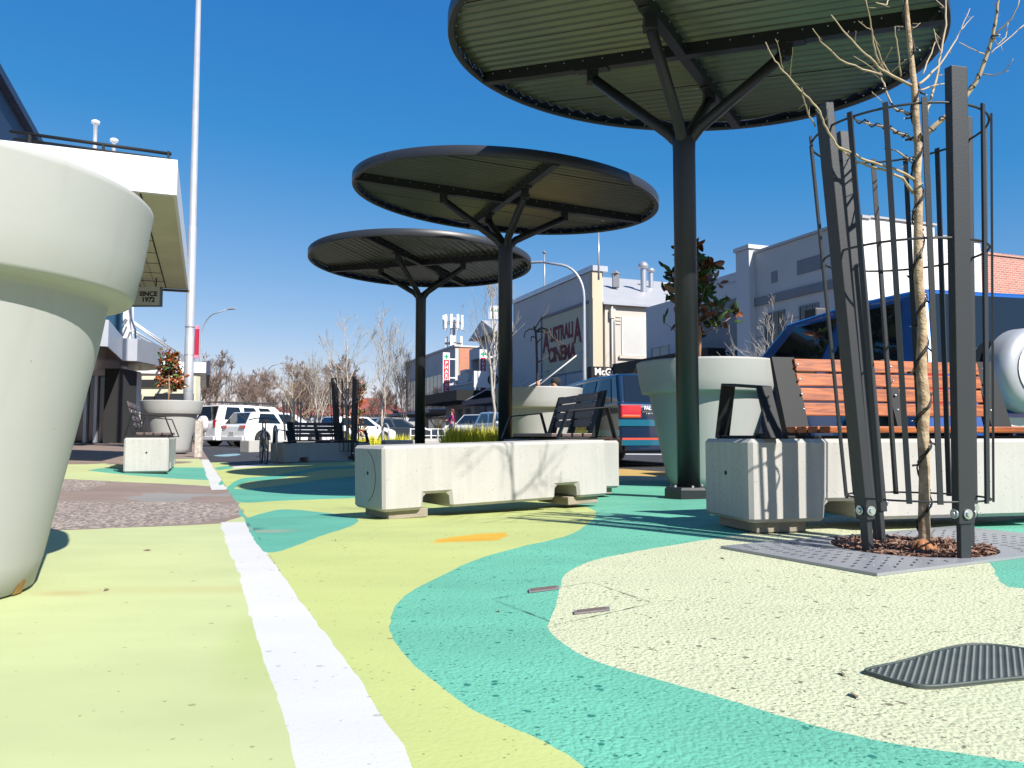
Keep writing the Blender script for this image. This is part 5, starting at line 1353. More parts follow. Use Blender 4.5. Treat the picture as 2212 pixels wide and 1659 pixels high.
p = at(1330, 594, 50); m_ = MB(); m_.box(tuple(p+Vector((-.2, -.2, -.8))), tuple(p+Vector((.2, .2, .05)))); m_.lathe([(.38, .06), (.0, .32)], 4, p, smooth=False); wpart(m_, 'roof_turret', M['midgrey'], b)
for k, s0 in enumerate((41.0, )):
    m_ = MB(); m_.sbox(40.9, 47.6, T0-.03, T0-.001, -.1, 8.05); pn = wpart(m_, 'sign_panel', M['panel'], b)
    m_ = MB(); m_.sbox(40.85, 47.7, T0-.10, T0-.031, 8.06, 8.22); m_.sbox(47.61, 47.72, T0-.10, T0-.031, 0, 8.05); wpart(m_, 'panel_frame', M['midgrey'], b)
    m_ = MB(); m_.sbox(41.2, 46.7, T0-.06, T0-.032, 2.0, 4.15); wpart(m_, 'notice_board', M['hoard'], b)
    m_ = MB(); m_.sbox(41.1, 46.8, T0-.075, T0-.033, 4.16, 4.26); m_.sbox(43.9, 43.97, T0-.075, T0-.0605, 2.0, 4.15); wpart(m_, 'board_frame', M['midgrey'], b)
inv = Matrix.LocRotScale(b.location, None, None).inverted()
fx = W(-1, 0, 0)          # reading direction on this facade: towards the camera end
def ftext(txt, size, s, z, root, mt, bold, T=T0-.045, sx=1.0):
    o = text_mesh(txt, size, .012, 'lettering', mt, root, basis(W(s, T, z), fx, (0, 0, 1)) @ Matrix.Diagonal((sx, 1, 1, 1)), bold)
    o.matrix_parent_inverse = Matrix.LocRotScale(root.location, None, None).inverted(); return o
ftext('A', 2.0, 46.95, 6.45, b, M['maroon'], .06, sx=.72); ftext('USTRALI', 1.26, 44.6, 6.78, b, M['maroon'], .045, sx=.72); ftext('A', 2.0, 42.3, 6.6, b, M['maroon'], .06, sx=.72)
ftext('CINEMA', 1.26, 44.6, 5.50, b, M['maroon'], .045, sx=.86)
m_ = MB(); m_.sbox(41.05, 41.7, T0-.055, T0-.033, 5.0, 7.5); ps = wpart(m_, 'poster', M['greywall'], b)
m_ = MB(); rnd = random.Random(4)
for i in range(16):
    s0 = 41.08+rnd.random()*.35; z0 = 5.1+i*.145; m_.sbox(s0, s0+rnd.uniform(.1, .25), T0-.060, T0-.056, z0, z0+rnd.uniform(.05, .13))
m_.build('poster_print', M['letter'], ps)
# side wall windows, pipes
def sidebox(t0, t1, z0, z1, d0, d1, name, mt, par=None):
    m_ = MB(); m_.sbox(40.6-d1, 40.6-d0, t0, t1, z0, z1); return wpart(m_, name, mt, b) if par is None else m_.build(name, mt, par)
w_ = sidebox(T0+1.95, T0+3.75, 5.1, 7.35, .001, .06, 'blind_window', M['whitewall']); sidebox(T0+1.75, T0+3.95, 4.92, 5.08, .061, .16, 'sill', M['pinkwall'], w_); sidebox(T0+2.05, T0+3.65, 5.2, 7.22, .061, .065, 'panel', M['greywall'], w_)
for i in range(3): sidebox(T0+1.6, T0+1.9, 6.9+i*.2, 6.96+i*.2, .002, .05, 'moulding', M['pinkwall']); sidebox(T0+3.8, T0+4.5, 7.1+i*.16, 7.15+i*.16, .002, .05, 'moulding', M['pinkwall'])
w_ = sidebox(T0+3.25, T0+4.15, 2.35, 3.45, .001, .05, 'louvre_window', M['hole'])
m_ = MB()
for i in range(8): m_.sbox(40.6-.10, 40.6-.052, T0+3.3, T0+4.1, 2.4+i*.128, 2.49+i*.128)
m_.build('louvre', M['whitewall'], w_)
m_ = MB(); m_.tube([W(40.45, T0+1.28, 7.9), W(40.45, T0+1.28, 0)], .06, 8); m_.sbox(40.35, 40.58, T0+1.15, T0+1.45, 7.2, 7.75); wpart(m_, 'downpipe', M['pinkwall'], b)
m_ = MB(); m_.tube([W(40.5, T0+1.45, 7.1), W(40.5, T0+1.48, 4.6), W(40.5, T0+2.55, 3.9), W(40.5, T0+2.55, 1)], .035, 6); m_.tube([W(40.5, T0+4.6, 8), W(40.5, T0+4.6, 1)], .03, 6); wpart(m_, 'conduit', M['midgrey'], b)
m_ = MB(); m_.sbox(40.3, 40.42, T0+.65, T0+24, 7.98, 8.10); wpart(m_, 'gutter', M['alu'], b)
for (px, pt, pb_, Y) in ((1176, 545, 640, 52), (1293, 500, 582, 44.5)):
    A, B = at(px, pt, Y), at(px, pb_, Y); m_ = MB(); m_.tube([B-Vector((0, 0, .6)), A], [.06, .035], 8); wpart(m_, 'roof_mast', M['alu'], b)
    if px < 1200: m_ = MB(); m_.ball(A, .12); wpart(m_, 'mast_finial', M['midgrey'], b)
# awning stays and awning on the cinema front
aw = bthing('cinema_awning', 'dark awning hung on pale rods from the cinema front', 41, 48, T0-1.5, 'awning')
m_ = MB(); m_.sbox(41.0, 55.0, T0-3.2, T0-.12, 2.6, 2.95); wpart(m_, 'fascia', M['navyroof'], aw)
for s_, z1 in ((46.6, 4.6), (44.3, 4.55), (41.6, 5.4), (54.0, 4.6)):
    m_ = MB(); m_.tube([W(s_, T0-.05, z1), W(s_+.9, T0-3.0, 2.95)], .045, 6); wpart(m_, 'tie_rod', M['whitewall'], aw)
# gabled white building beyond the cinema
b = bthing('gabled_building', 'white building with a grey gabled roof and high windows beyond the cinema', 53, 60, T0)
m_ = MB(); m_.sbox(56.5, 62, T0+.5, T0+20, -.15, 8.25); m_.sbox(53.4, 57.5, T0, T0+20, -.15, 6.6); wpart(m_, 'wall', M['whitewall'], b)
m_ = MB(); m_.add([W(55.9, T0-.3, 8.26), W(62.6, T0-.3, 8.26), W(59.2, T0-.3, 9.55), W(55.9, T0+20, 8.26), W(62.6, T0+20, 8.26), W(59.2, T0+20, 9.55)], [(0, 2, 1), (3, 4, 5), (0, 3, 5, 2), (2, 5, 4, 1), (0, 1, 4, 3)]); wpart(m_, 'roof', M['greyroof'], b)
m_ = MB(); m_.sbox(56.42, 56.5, T0+2, T0+19, 6.95, 8.0); g_ = wpart(m_, 'window', M['glass_g'], b)
m_ = MB()
for k in range(12): m_.sbox(56.36, 56.42, T0+2+k*1.5, T0+2.15+k*1.5, 6.95, 8.0)
m_.build('mullion', M['whitewall'], g_)
m_ = MB(); m_.sbox(53.3, 53.398, T0+3.2, T0+4.3, 5.0, 6.2); wpart(m_, 'red_vent', mat('faded_red', (.55, .16, .12), .8), b)
m_ = MB(); m_.sbox(53.0, 53.39, T0+.4, T0+8, -.1, 4.6); wpart(m_, 'lower_wing', M['whitewall'], b)
# second pharmacy building
b = bthing('pharmacy_building', 'pale fronted building with a brick recess and the shorter hidden pharmacy sign', 57.7, 63.2, T0)
m_ = MB(); m_.sbox(57.7, 58.8, T0, T0+12, -.15, 7.6); m_.sbox(62.7, 63.2, T0, T0+12, -.15, 7.6); m_.sbox(58.8, 62.7, T0, T0+12, 6.7, 7.6); wpart(m_, 'wall', M['blueshade'], b)
m_ = MB(); m_.sbox(58.8, 62.7, T0+.7, T0+1.2, -.15, 6.7); wpart(m_, 'brick_recess', M['brick'], b)
def blade_sign(root, s, t0, t1, z0, z1, txt, n=None):
    m_ = MB(); m_.sbox(s-.10, s+.10, t0, t1, z0, z1); sg = wpart(m_, 'blade_sign', M['signwhite'], root)
    w = t1-t0; m_ = MB(); m_.sbox(s-.115, s-.101, t0+.07, t1-.07, z0+.07, z1-.07); m_.build('sign_face', M['signred'], sg)
    m_ = MB(); m_.sbox(s-.120, s-.1155, t0+.07, t1-.07, z1-.62, z1-.09); m_.build('emblem_panel', M['signwhite'], sg)
    c = (t0+t1)/2; zc_ = z1-.36; m_ = MB(); m_.sbox(s-.126, s-.1205, c-.07, c+.07, zc_-.2, zc_+.2); m_.sbox(s-.1255, s-.1204, c-.2, c-.0705, zc_-.07, zc_+.07); m_.sbox(s-.1255, s-.1204, c+.0705, c+.2, zc_-.07, zc_+.07); m_.build('green_cross', M['signgreen'], sg)
    step = (z1-.70-(z0+.62))/len(txt)
    for i, chh in enumerate(txt):
        o = text_mesh(chh, step*1.15, .006, 'letter', M['signwhite'], sg, basis(W(s-.122, c, z1-.72-step*(i+.5)), W(0, 1, 0), (0, 0, 1)), .012)
    m_ = MB()
    for z in (z0+.5, (z0+z1)/2, z1-.55): m_.sbox(s-.04, s+.04, t1, t1+.55, z-.05, z+.05)
    m_.build('bracket', M['signwhite'], sg)
    return sg
blade_sign(b, 57.3, T0-1.1, T0-.55, 3.6, 7.0, 'PHARMACY')
# small ornate parapet shop and sign box
b = bthing('parapet_shop', 'old shop with a pale ornate parapet and black awning below the brick wall', 56, 67, T0-.6)
m_ = MB(); m_.sbox(59.0, 67.1, T0-.9, T0-.02, -.15, 4.75); m_.sbox(60.5, 63.5, T0-.92, T0-.3, 4.76, 5.45); m_.sbox(61.2, 62.8, T0-.92, T0-.3, 5.46, 5.8); m_.sbox(58.9, 67.15, T0-1.0, T0-.02, 4.55, 4.7)
for s_ in (59.0, 60.3, 63.6, 66.4): m_.sbox(s_, s_+.4, T0-1.02, T0-.4, 4.76, 5.05)
wpart(m_, 'wall', M['whitewall'], b)
m_ = MB()
for k in range(8): m_.sbox(59.6+k*.9, 60.2+k*.9, T0-.93, T0-.905, 3.9, 4.4)
wpart(m_, 'parapet_panel', M['greywall'], b)
m_ = MB(); m_.sbox(55.0, 67.3, T0-3.6, T0-.95, 3.0, 3.75); wpart(m_, 'awning', M['black'], b)
for k in range(3): 
    m_ = MB(); m_.sbox(60.0+k*2.2, 61.2+k*2.2, T0-.94, T0-.91, .3, 2.6); wpart(m_, 'door', M['midgrey'], b)
sg = thing('sign_box', 'white sign box with a dark round emblem beside the middle canopy column', 'sign', tuple(W(55.0, T0-2.9, 3.8)))
m_ = MB(); m_.sbox(54.9, 55.1, T0-2.3, T0-.05, 3.95, 5.15); wpart(m_, 'panel', M['signwhite'], sg)
m_ = MB(); c = W(54.88, T0-.85, 4.55)
P = [c+W(0, math.cos(2*PI*k/28)*.42, 0)+Vector((0, 0, math.sin(2*PI*k/28)*.42)) for k in range(28)]; m_.prism(P, W(-.02, 0, 0)); wpart(m_, 'emblem_disc', M['letter'], sg)
P = [c+W(-.025, math.cos(2*PI*k/28)*.30, 0)+Vector((0, 0, math.sin(2*PI*k/28)*.30)) for k in range(28)]; m_ = MB(); m_.prism(P, W(-.01, 0, 0)); wpart(m_, 'emblem_centre', M['greywall'], sg)
# blade: main pharmacy
b = bthing('pharmacy_building', 'long two-storey building with an orange brick end wall and the tall red pharmacy sign', 67.2, 86, T0)
m_ = MB(); m_.sbox(67.25, 86, T0, T0+16, -.15, 8.3); wpart(m_, 'wall', M['greywall'], b)
m_ = MB(); m_.sbox(67.19, 67.248, T0+.35, T0+16, -.15, 8.25); wpart(m_, 'brick_end_wall', M['brick'], b)
m_ = MB(); m_.sbox(67.1, 86.1, T0-.12, T0+.4, 8.31, 8.48); m_.sbox(67.1, 67.4, T0+.4, T0+16, 8.28, 8.42); wpart(m_, 'parapet_capping', M['whitewall'], b)
win_on_facade(b, 69.0, 85.0, 2.9, 6.3, 12, 2, M['glass_g'], frame=M['greywall'], fw=.12)
m_ = MB(); m_.sbox(67.0, 86, T0-2.4, T0-.02, 2.45, 2.7); wpart(m_, 'awning', M['greywall'], b)
m_ = MB(); m_.sbox(67.4, 85.8, T0-.03, T0-.002, .1, 2.4); wpart(m_, 'shopfront', M['glass_d'], b)
blade_sign(b, 66.0, T0-1.5, T0-.90, 3.25, 7.6, 'PHARMACY')
# telecom tower
tw = thing('telecom_tower', 'telecommunications mast with white panel antennas above the pharmacy roof', 'antenna mast', tuple(at(979, 760, 92)))
A = at(979, 760, 92); m_ = MB(); m_.tube([A-Vector((0, 0, 9.5)), A+Vector((0, 0, 4.0))], [.42, .36], 10); wpart(m_, 'mast', M['galv'], tw)
for zz, R_, n_ in ((1.0, .95, 3), (3.4, 1.05, 9)):
    m_ = MB(); P = [A+Vector((R_*math.cos(2*PI*k/24), R_*math.sin(2*PI*k/24), zz)) for k in range(25)]; m_.tube(P, .06, 5, cap=False)
    for k in range(6): m_.tube([A+Vector((0, 0, zz)), A+Vector((R_*math.cos(k*PI/3), R_*math.sin(k*PI/3), zz))], .04, 4)
    wpart(m_, 'platform', M['midgrey'], tw)
    for k in range(n_):
        a = 2*PI*k/n_+.4; p = A+Vector((math.cos(a)*R_*1.05, math.sin(a)*R_*1.05, zz)); m_ = MB(); m_.box(tuple(p+Vector((-.13, -.13, -.75))), tuple(p+Vector((.13, .13, .85)))); wpart(m_, 'panel_antenna', M['signwhite'], tw)
sg = thing('parking_sign', 'small white sign high behind the middle canopy column', 'sign', tuple(at(1066, 940, 36)))
A = at(1068, 675, 36); m_ = MB(); m_.box(tuple(A+Vector((-.26, -.02, -.30))), tuple(A+Vector((.30, .02, .30)))); wpart(m_, 'sign_panel', M['signwhite'], sg)
o = text_mesh('PARK', .16, .004, 'lettering', M['signgreen'], sg, basis(A+Vector((.02, -.03, .08)), (1, 0, 0), (0, 0, 1))); o.matrix_parent_inverse = Matrix.LocRotScale(sg.location, None, None).inverted()
m_ = MB(); m_.tube([A+Vector((0, .05, .3)), A+Vector((0, .05, -6.1))], .04, 8); wpart(m_, 'post', M['galv'], sg)
# ------------------------------------------------------------------ left side of the street
b = bthing('awning_building', 'dark clad building carrying a broad white-fronted awning over the left footpath', 10, 30, -4.6)
m_ = MB(); m_.sbox(9, 18.0, -9, -4.6, -.1, 4.0); wpart(m_, 'wall', M['greywall'], b)
m_ = MB(); m_.sbox(18.0, 27.5, -9, -4.62, 3.8, 8.5); wpart(m_, 'upper_cladding', M['navyroof'], b)
m_ = MB()
for k in range(60): m_.sbox(18.1+k*.156, 18.16+k*.156, -4.66, -4.621, 3.8, 8.45)
wpart(m_, 'cladding_rib', M['navyroof'], b)
m_ = MB(); m_.sbox(17.9, 27.6, -4.95, -4.45, 8.51, 8.72); wpart(m_, 'gutter', M['navyroof'], b)
m_ = MB(); m_.sbox(10.9, 18.0, -4.6, -.46, 3.56, 3.60); so = wpart(m_, 'soffit', M['soffit'], b)
m_ = MB()
for k in range(1, 8): m_.sbox(10.9+k*.9, 10.915+k*.9, -4.6, -.85, 3.553, 3.5595)
m_.sbox(10.95, 17.9, -.86, -.84, 3.551, 3.5585)
for k in range(14): m_.sbox(13.2, 17.9, -1.05-k*.2, -1.045-k*.2, 3.554, 3.5595)
m_.build('soffit_joint', M['hole'], so)
m_ = MB(); m_.sbox(10.82, 10.9, -4.7, -.42, 3.545, 4.0); m_.sbox(10.9, 17.98, -.459, -.42, 3.55, 4.0); m_.sbox(10.9, 18.0, -4.6, -.46, 3.9, 3.98); wpart(m_, 'awning_fascia', M['signwhite'], b)
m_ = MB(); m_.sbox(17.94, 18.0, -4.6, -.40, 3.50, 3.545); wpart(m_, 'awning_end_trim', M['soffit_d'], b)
m_ = MB(); m_.tube([W(10.95, -2.3, 4.16), W(10.95, -.50, 4.11)], .022, 8); m_.tube([W(11.15, -2.3, 4.14), W(11.15, -.50, 4.10)], .018, 8)
for t_ in (-2.1, -1.3, -.55): m_.sbox(10.93, 10.97, t_, t_+.03, 4.0, 4.14)
wpart(m_, 'roof_rail', M['black'], b)
for t_, z_, s_ in ((-1.50, 4.72, 11.9), (-1.30, 4.60, 12.2)):
    m_ = MB(); m_.lathe([(.025, 3.9), (.025, z_), (.055, z_+.005), (.055, z_+.035), (.03, z_+.05), (0, z_+.052)], 12, W(s_, t_, 0)); wpart(m_, 'vent_pipe', M['signwhite'], b)
sg = thing('hanging_sign', 'pale hanging sign with black lettering SINCE 1972 under the left awning', 'sign', tuple(W(16.3, -1.2, 3.4)))
A = at(268, 622, 15.4); Bq = at(347, 660, 15.4)
m_ = MB(); m_.box((A.x, 15.36, Bq.z), (Bq.x, 15.44, A.z+.02)); pn = wpart(m_, 'panel', M['signgrey'], sg)
m_ = MB(); m_.box((A.x-.02, 15.35, Bq.z-.02), (Bq.x+.015, 15.45, Bq.z-.002)); m_.box((Bq.x+.001, 15.35, Bq.z-.002), (Bq.x+.015, 15.45, A.z+.02)); m_.build('frame', M['midgrey'], pn)
cxs = at(320, 640, 15.35)
text_mesh('SINCE', .128, .003, 'lettering', M['letter'], pn, basis((cxs.x, 15.355, at(320, 635, 15.35).z), (1, 0, 0), (0, 0, 1)), .004)
text_mesh('1972', .128, .003, 'lettering', M['letter'], pn, basis((cxs.x, 15.355, at(320, 647.5, 15.35).z), (1, 0, 0), (0, 0, 1)), .004)
m_ = MB(); m_.tube([(A.x+.3, 15.4, A.z), (A.x+.3, 15.4, 3.56)], .012, 6); m_.tube([(Bq.x-.1, 15.4, A.z), (Bq.x-.1, 15.4, 3.56)], .012, 6); wpart(m_, 'hanger', M['black'], sg)
# glass-fronted shop with faceted metal awning
b = thing('glass_shop', 'glass-fronted shop with a faceted silver metal awning and white tie rods', 'building', (-14.5, 27, 0))
pl_ = [(-15.5, 19.5), (-11.65, 22.3), (-11.45, 22.45), (-13.1, 26.7), (-12.72, 26.9), (-12.75, 28.2), (-12.95, 29.4), (-13.4, 30.3), (-14.2, 30.9), (-19, 31), (-20, 22)]
m_ = MB(); m_.prism([(x, y, 3.0) for x, y in pl_], (0, 0, .76)); wpart(m_, 'awning', M['alu'], b)
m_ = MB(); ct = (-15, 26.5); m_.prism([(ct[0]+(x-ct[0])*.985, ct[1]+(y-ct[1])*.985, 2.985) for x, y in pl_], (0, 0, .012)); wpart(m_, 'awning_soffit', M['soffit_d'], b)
def px_box(x0, x1, y0, y1, Y, d, name, mt, par=None, bev=0):
    A, B = at(x0, y0, Y), at(x1, y1, Y); m_ = MB(); m_.box((A.x, Y, B.z), (B.x, Y+d, A.z)); return wpart(m_, name, mt, b if par is None else par, bevel=bev)
px_box(227, 255, 796, 957, 26.9, 1.2, 'pier', M['hole'])
px_box(120, 226, 800, 958, 27.2, .3, 'shop_window', M['glass_d'])
px_box(100, 228, 800, 811, 27.0, .2, 'window_head', M['greywall'])
for x in (183, 205): px_box(x, x+1.5, 811, 956, 27.1, .1, 'window_mullion', M['alu'])
px_box(255.5, 258, 803, 955, 27.3, .1, 'door_frame', M['glass_b'])
for x0, x1 in ((262, 268), (270, 281), (283, 291)): px_box(x0, x1, 806, 955, 29.5, .4, 'column', M['greywall'])
px_box(258, 262, 803, 955, 30.0, .4, 'shop_door', M['glass_d'])
px_box(255, 296, 802, 812, 29.0, .3, 'lintel', M['greywall'])
px_box(291.5, 420, 812, 956, 36.0, .5, 'back_wall', M['soffit'])
px_box(292, 400, 820, 835, 35.9, .08, 'sign_band', M['hole'])
px_box(296, 302, 852, 948, 35.9, .08, 'window', M['glass_d']); px_box(310, 330, 856, 948, 35.9, .08, 'window', M['glass_d']); px_box(335, 415, 850, 948, 35.9, .08, 'window', M['glass_d'])
px_box(266, 280, 650, 733, 28.0, .25, 'mast', M['signwhite'])
px_box(198, 262, 640, 733, 27.6, .08, 'glass_screen', M['glass_b'])
m_ = MB(); m_.tube([at(281, 640, 27.9), at(284, 690, 27.9), at(292, 712, 27.9), at(293, 733, 27.9)], .035, 6); wpart(m_, 'mast_cable', M['navyroof'], b)
for (xa, ya, xb, yb) in ((268, 681, 402, 774), (270, 686, 400, 779), (271, 703, 340, 746), (280, 714, 322, 742)):
    m_ = MB(); m_.tube([at(xa, ya, 27.7), at(xb, yb, 37)], .035, 6); wpart(m_, 'tie_rod', M['signwhite'], b)
b = bthing('white_awning_shop', 'farther shop with a white box awning reaching the kerb on the left', 40, 52, -3)
m_ = MB(); m_.sbox(40.6, 52, -4.9, -.05, 3.45, 3.95); wpart(m_, 'awning_fascia', M['signwhite'], b)
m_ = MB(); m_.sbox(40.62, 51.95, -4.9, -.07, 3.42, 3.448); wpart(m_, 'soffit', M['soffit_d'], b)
m_ = MB(); m_.sbox(40.5, 52, -.048, .10, 3.35, 4.03); wpart(m_, 'end_trim', M['navyroof'], b)
m_ = MB(); m_.sbox(37.5, 38, -4.9, -1.3, 3.15, 3.55); wpart(m_, 'entry_fascia', M['signwhite'], b)
m_ = MB(); m_.sbox(40, 56, -11, -4.95, 0, 5.2); wpart(m_, 'wall', M['greywall'], b)
for s_, t_ in ((42.5, -.75), (43.5, -.85)): m_ = MB(); m_.tube([W(s_, t_, 0), W(s_, t_, 3.44)], .07, 8); wpart(m_, 'post', M['whitewall'], b)
m_ = MB(); A = at(381, 829, 39); m_.box((A.x-.5, 39, A.z-.35), (A.x+.35, 39.1, A.z+.35)); wpart(m_, 'shop_notice', M['signwhite'], b)

# ------------------------------------------------------------------ far background
def low_building(x0, x1, y, h, rh, wall, roof, label, d=12, z0=-.15):
    t = thing('low_building', label, 'building', ((x0+x1)/2, y, z0), 0, 'low buildings beyond the car park')
    m_ = MB(); m_.box((x0, y, z0), (x1, y+d, h)); wpart(m_, 'wall', wall, t)
    m_ = MB(); yc = y+d/2; m_.add([(x0-.4, y-.4, h), (x1+.4, y-.4, h), (x1+.4, y+d+.4, h), (x0-.4, y+d+.4, h), (x0+rh, yc, h+rh), (x1-rh, yc, h+rh)], [(0, 1, 5, 4), (1, 2, 5), (2, 3, 4, 5), (3, 0, 4), (0, 3, 2, 1)]); wpart(m_, 'roof', roof, t)
    m_ = MB(); n = int((x1-x0)/3)
    for k in range(n): m_.box((x0+1+k*3, y-.03, 1.0), (x0+2.4+k*3, y-.004, 2.2))
    wpart(m_, 'windows', M['glass_d'], t)
low_building(-22, -14.5, 100, 3.1, 2.3, M['whitewall'], M['redroof'], 'white house with a red hipped roof seen through the second tree guard')
low_building(-37, -23, 118, 3.4, 1.8, M['whitewall'], M['redroof'], 'long low house with a faded red roof behind the bare trees')
low_building(-55, -39, 125, 3.6, 1.6, M['greywall'], M['greyroof'], 'grey-roofed low house at the far left behind the off-roader')
low_building(-13.5, -9.5, 125, 3.4, 1.0, M['whitewall'], M['whitewall'], 'small white house left of the pharmacy building')
f_ = thing('white_fence', 'long white boundary fence beyond the parked cars', 'fence', (-18, 75, -.15))
m_ = MB(); m_.box((-30, 75, -.1), (-8, 75.1, 2.1)); wpart(m_, 'panel', M['whitewall'], f_)
for k in range(12): m_ = MB(); m_.box((-30+k*2, 74.9, -.15), (-29.85+k*2, 74.999, 2.2)); wpart(m_, 'post', M['greywall'], f_)
f_ = thing('railing', 'low white railing beside the farthest canopy column', 'railing', (-3.6, 36, -.1))
m_ = MB()
for z in (.25, .55, .85): m_.box((-4.6, 35.97, z-.1), (-3.0, 36.03, z-.06))
for k in range(6): m_.box((-4.6+k*.31, 35.96, -.1), (-4.55+k*.31, 36.04, .80))
wpart(m_, 'bars', M['signwhite'], f_)
# yellow grass
m_ = MB(); rnd = random.Random(12)
for i in range(2600):
    c = Vector((rnd.uniform(-1.25, .05), rnd.uniform(14.0, 15.6), -.02)); a = rnd.uniform(0, 2*PI); L = rnd.uniform(.5, .82); l = rnd.uniform(.05, .3)
    d = Vector((math.cos(a)*l, math.sin(a)*l, 0)); w_ = Vector((-math.sin(a), math.cos(a), 0))*.008
    p1 = c+d*.35+Vector((0, 0, L*.6)); p2 = c+d+Vector((0, 0, L*rnd.uniform(.8, 1)))
    m_.add([c-w_, c+w_, p1+w_*.8, p1-w_*.8, p2], [(0, 1, 2, 3), (3, 2, 4)])
tag(m_.build('ornamental_grass', M['grass']), 'bright yellow-green grass clump behind the long plain block', 'grass', kind='stuff')
m_ = MB()
for i in range(1100):
    c = Vector((rnd.uniform(-5.3, -3.1), rnd.uniform(24.0, 25.0), -.1)); a = rnd.uniform(0, 2*PI); L = rnd.uniform(.35, .7); l = rnd.uniform(.05, .3)
    d = Vector((math.cos(a)*l, math.sin(a)*l, 0)); w_ = Vector((-math.sin(a), math.cos(a), 0))*.012
    p1 = c+d*.35+Vector((0, 0, L*.6)); p2 = c+d+Vector((0, 0, L))
    m_.add([c-w_, c+w_, p1+w_*.8, p1-w_*.8, p2], [(0, 1, 2, 3), (3, 2, 4)])
tag(m_.build('ornamental_grass', M['grass']), 'yellow grass strip seen under the dark slatted bench', 'grass', kind='stuff')

#@@SECTION bare trees
# ------------------------------------------------------------------ street and background trees
bare_tree(-3.89, 18.7, -.11, 3.35, 'bare sapling standing inside the second tree guard', 21, M['birch'], .40, .62, 4, .035, 9, wid=.36, kids_=(1, 3))
bare_tree(-8.1, 29.5, -.12, 3.3, 'bare sapling inside the guard in front of the white hatchback', 22, M['twig'], .40, .6, 4, .035, 8, wid=.32, kids_=(1, 3))
bare_tree(-5.1, 31.5, -.12, 5.2, 'slender white-stemmed birch between the second guard and the farthest canopy', 23, M['birch'], .22, .38, 4, .05, 12, wid=.42, kids_=(1, 3), up=.35)
bare_tree(-9.0, 36.5, -.12, 4.1, 'small white-stemmed birch left of the second tree guard', 24, M['birch'], .22, .42, 4, .05, 12, wid=.42, kids_=(2, 3), up=.35)
bare_tree(-7.0, 50.5, -.12, 5.6, 'dense upright dark tree beside the left end of the pharmacy building', 25, M['darkbark'], .15, .42, 4, .07, 15, wid=.40, kids_=(3, 4), up=.5)
bare_tree(-.9, 36.0, -.1, 7.9, 'tall thin bare tree behind the middle canopy column', 26, M['birch'], .35, .36, 4, .07, 12, wid=.36, kids_=(1, 3), up=.4)
bare_tree(9.2, 28.0, -.05, 5.2, 'pale twiggy bare tree before the pale grey building', 27, M['birch'], .35, .5, 4, .05, 8, wid=.3, kids_=(1, 3), up=.3)
bare_tree(4.35, 37.0, -.1, 4.2, 'small twiggy bare tree at the foot of the cinema corner', 28, M['twig'], .3, .35, 3, .03, 8, wid=.4, kids_=(1, 2), up=.5)
bare_tree(-4.4, 63, -.1, 3.2, 'small bare shrub tree before the pharmacy shopfront', 29, M['brownbark'], .3, .5, 4, .04, 9, wid=.4, kids_=(2, 3))
protos = []
spots = [(-34.5, 75, 8.6), (-30.5, 82, 8.4), (-27.5, 70, 6.4), (-25.2, 76, 5.6), (-22.6, 72, 5.4), (-20.5, 80, 6.4), (-18.6, 70, 6.6), (-17.2, 78, 7.6), (-15.6, 72, 6.6), (-38.5, 82, 8.8), (-24.0, 92, 7.0), (-13.6, 84, 5.4), (-29.5, 92, 7.6)]
labs = ['big rust-brown bare tree just right of the left awning', 'broad brown bare tree rising behind the roof rack', 'low brown bare tree over the white off-roader windscreen', 'small rounded bare tree behind the white hatchback roof', 'brown bare tree behind the bicycle', 'bare tree left of the guarded sapling by the hatchback', 'reddish bare tree behind the third guard', 'tallest reddish bare tree left of the second guard', 'brown bare tree behind the second guard, left half', 'wide bare tree partly hidden by the left shops', 'distant grey-brown bare tree filling the gap over the hatchback', 'low distant bare tree right of the second guard', 'distant bare tree at the right flank of the rust-brown tree']
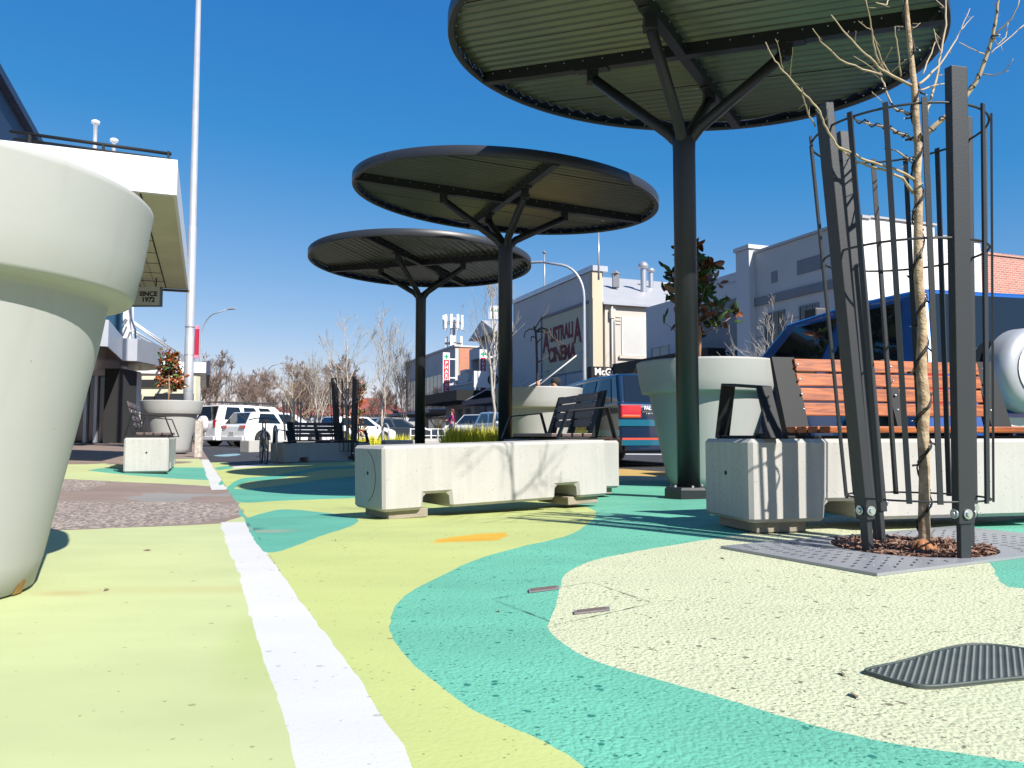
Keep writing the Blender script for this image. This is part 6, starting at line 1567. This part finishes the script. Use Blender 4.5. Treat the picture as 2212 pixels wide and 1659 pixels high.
for k in range(3):
    protos.append(bare_tree(spots[k][0], spots[k][1], -.15, spots[k][2], labs[k], 40+k, M['brownbark'], .16, .75, 5, .16, 12, wid=.42, kids_=(2, 4), up=.25, minr=.013))
for k in range(3, len(spots)):
    src = protos[k % 3]; o = src.copy(); COL.objects.link(o); f = spots[k][2]/spots[k % 3][2]
    o.location = (spots[k][0], spots[k][1], -.15); o.scale = (f*1.05, f*1.05, f); o.rotation_euler.z = k*1.7; o['label'] = labs[k]
    for ch in list(src.children):
        c = ch.copy(); COL.objects.link(c); c.parent = o
# weeping sapling in the middle pot, with stake
t = thing('weeping_tree', 'small weeping bare sapling with a stake in the pale pot behind the middle column', 'tree', (.50, 13.2, 1.15))
def wp(cx, cy, Y=13.2): return at((1300+cx*.24108)*.8534, (600+cy*.24108)*.8534, Y)
m_ = MB(); m_.tube([wp(250, 1570), wp(245, 1300), wp(240, 1100), wp(232, 1000), wp(215, 935)], [.022, .020, .020, .018, .016], 8); wpart(m_, 'trunk', M['darkbark'], t)
m_ = MB()
for pts, dy in (([(225, 960), (300, 840), (350, 790), (372, 715)], .2), ([(240, 985), (290, 950), (360, 970), (400, 1040), (470, 1100), (530, 1130), (585, 1125)], -.2), ([(235, 1000), (300, 990), (380, 1020), (440, 1080), (480, 1160), (490, 1255), (430, 1245)], .3), ([(230, 970), (170, 965), (120, 1000), (110, 1060)], 0), ([(235, 1060), (190, 1040), (180, 1100)], .1), ([(240, 1120), (300, 1050)], 0), ([(245, 990), (310, 960), (390, 990), (380, 1100)], .1), ([(250, 1320), (370, 1240)], .0)):
    n = len(pts); P = [wp(a, b, 13.2+dy*i/n) for i, (a, b) in enumerate(pts)]
    Q = []
    for i in range(n-1):
        for k in range(4): Q.append(P[i].lerp(P[i+1], k/4))
    Q.append(P[-1]); m_.tube(Q, [.012-.006*i/len(Q) for i in range(len(Q))], 5)
wpart(m_, 'branches', M['darkbark'], t)
m_ = MB(); m_.tube([wp(258, 1580, 13.15), wp(258, 1515, 13.15)], .03, 6); wpart(m_, 'stake', M['stake'], t)
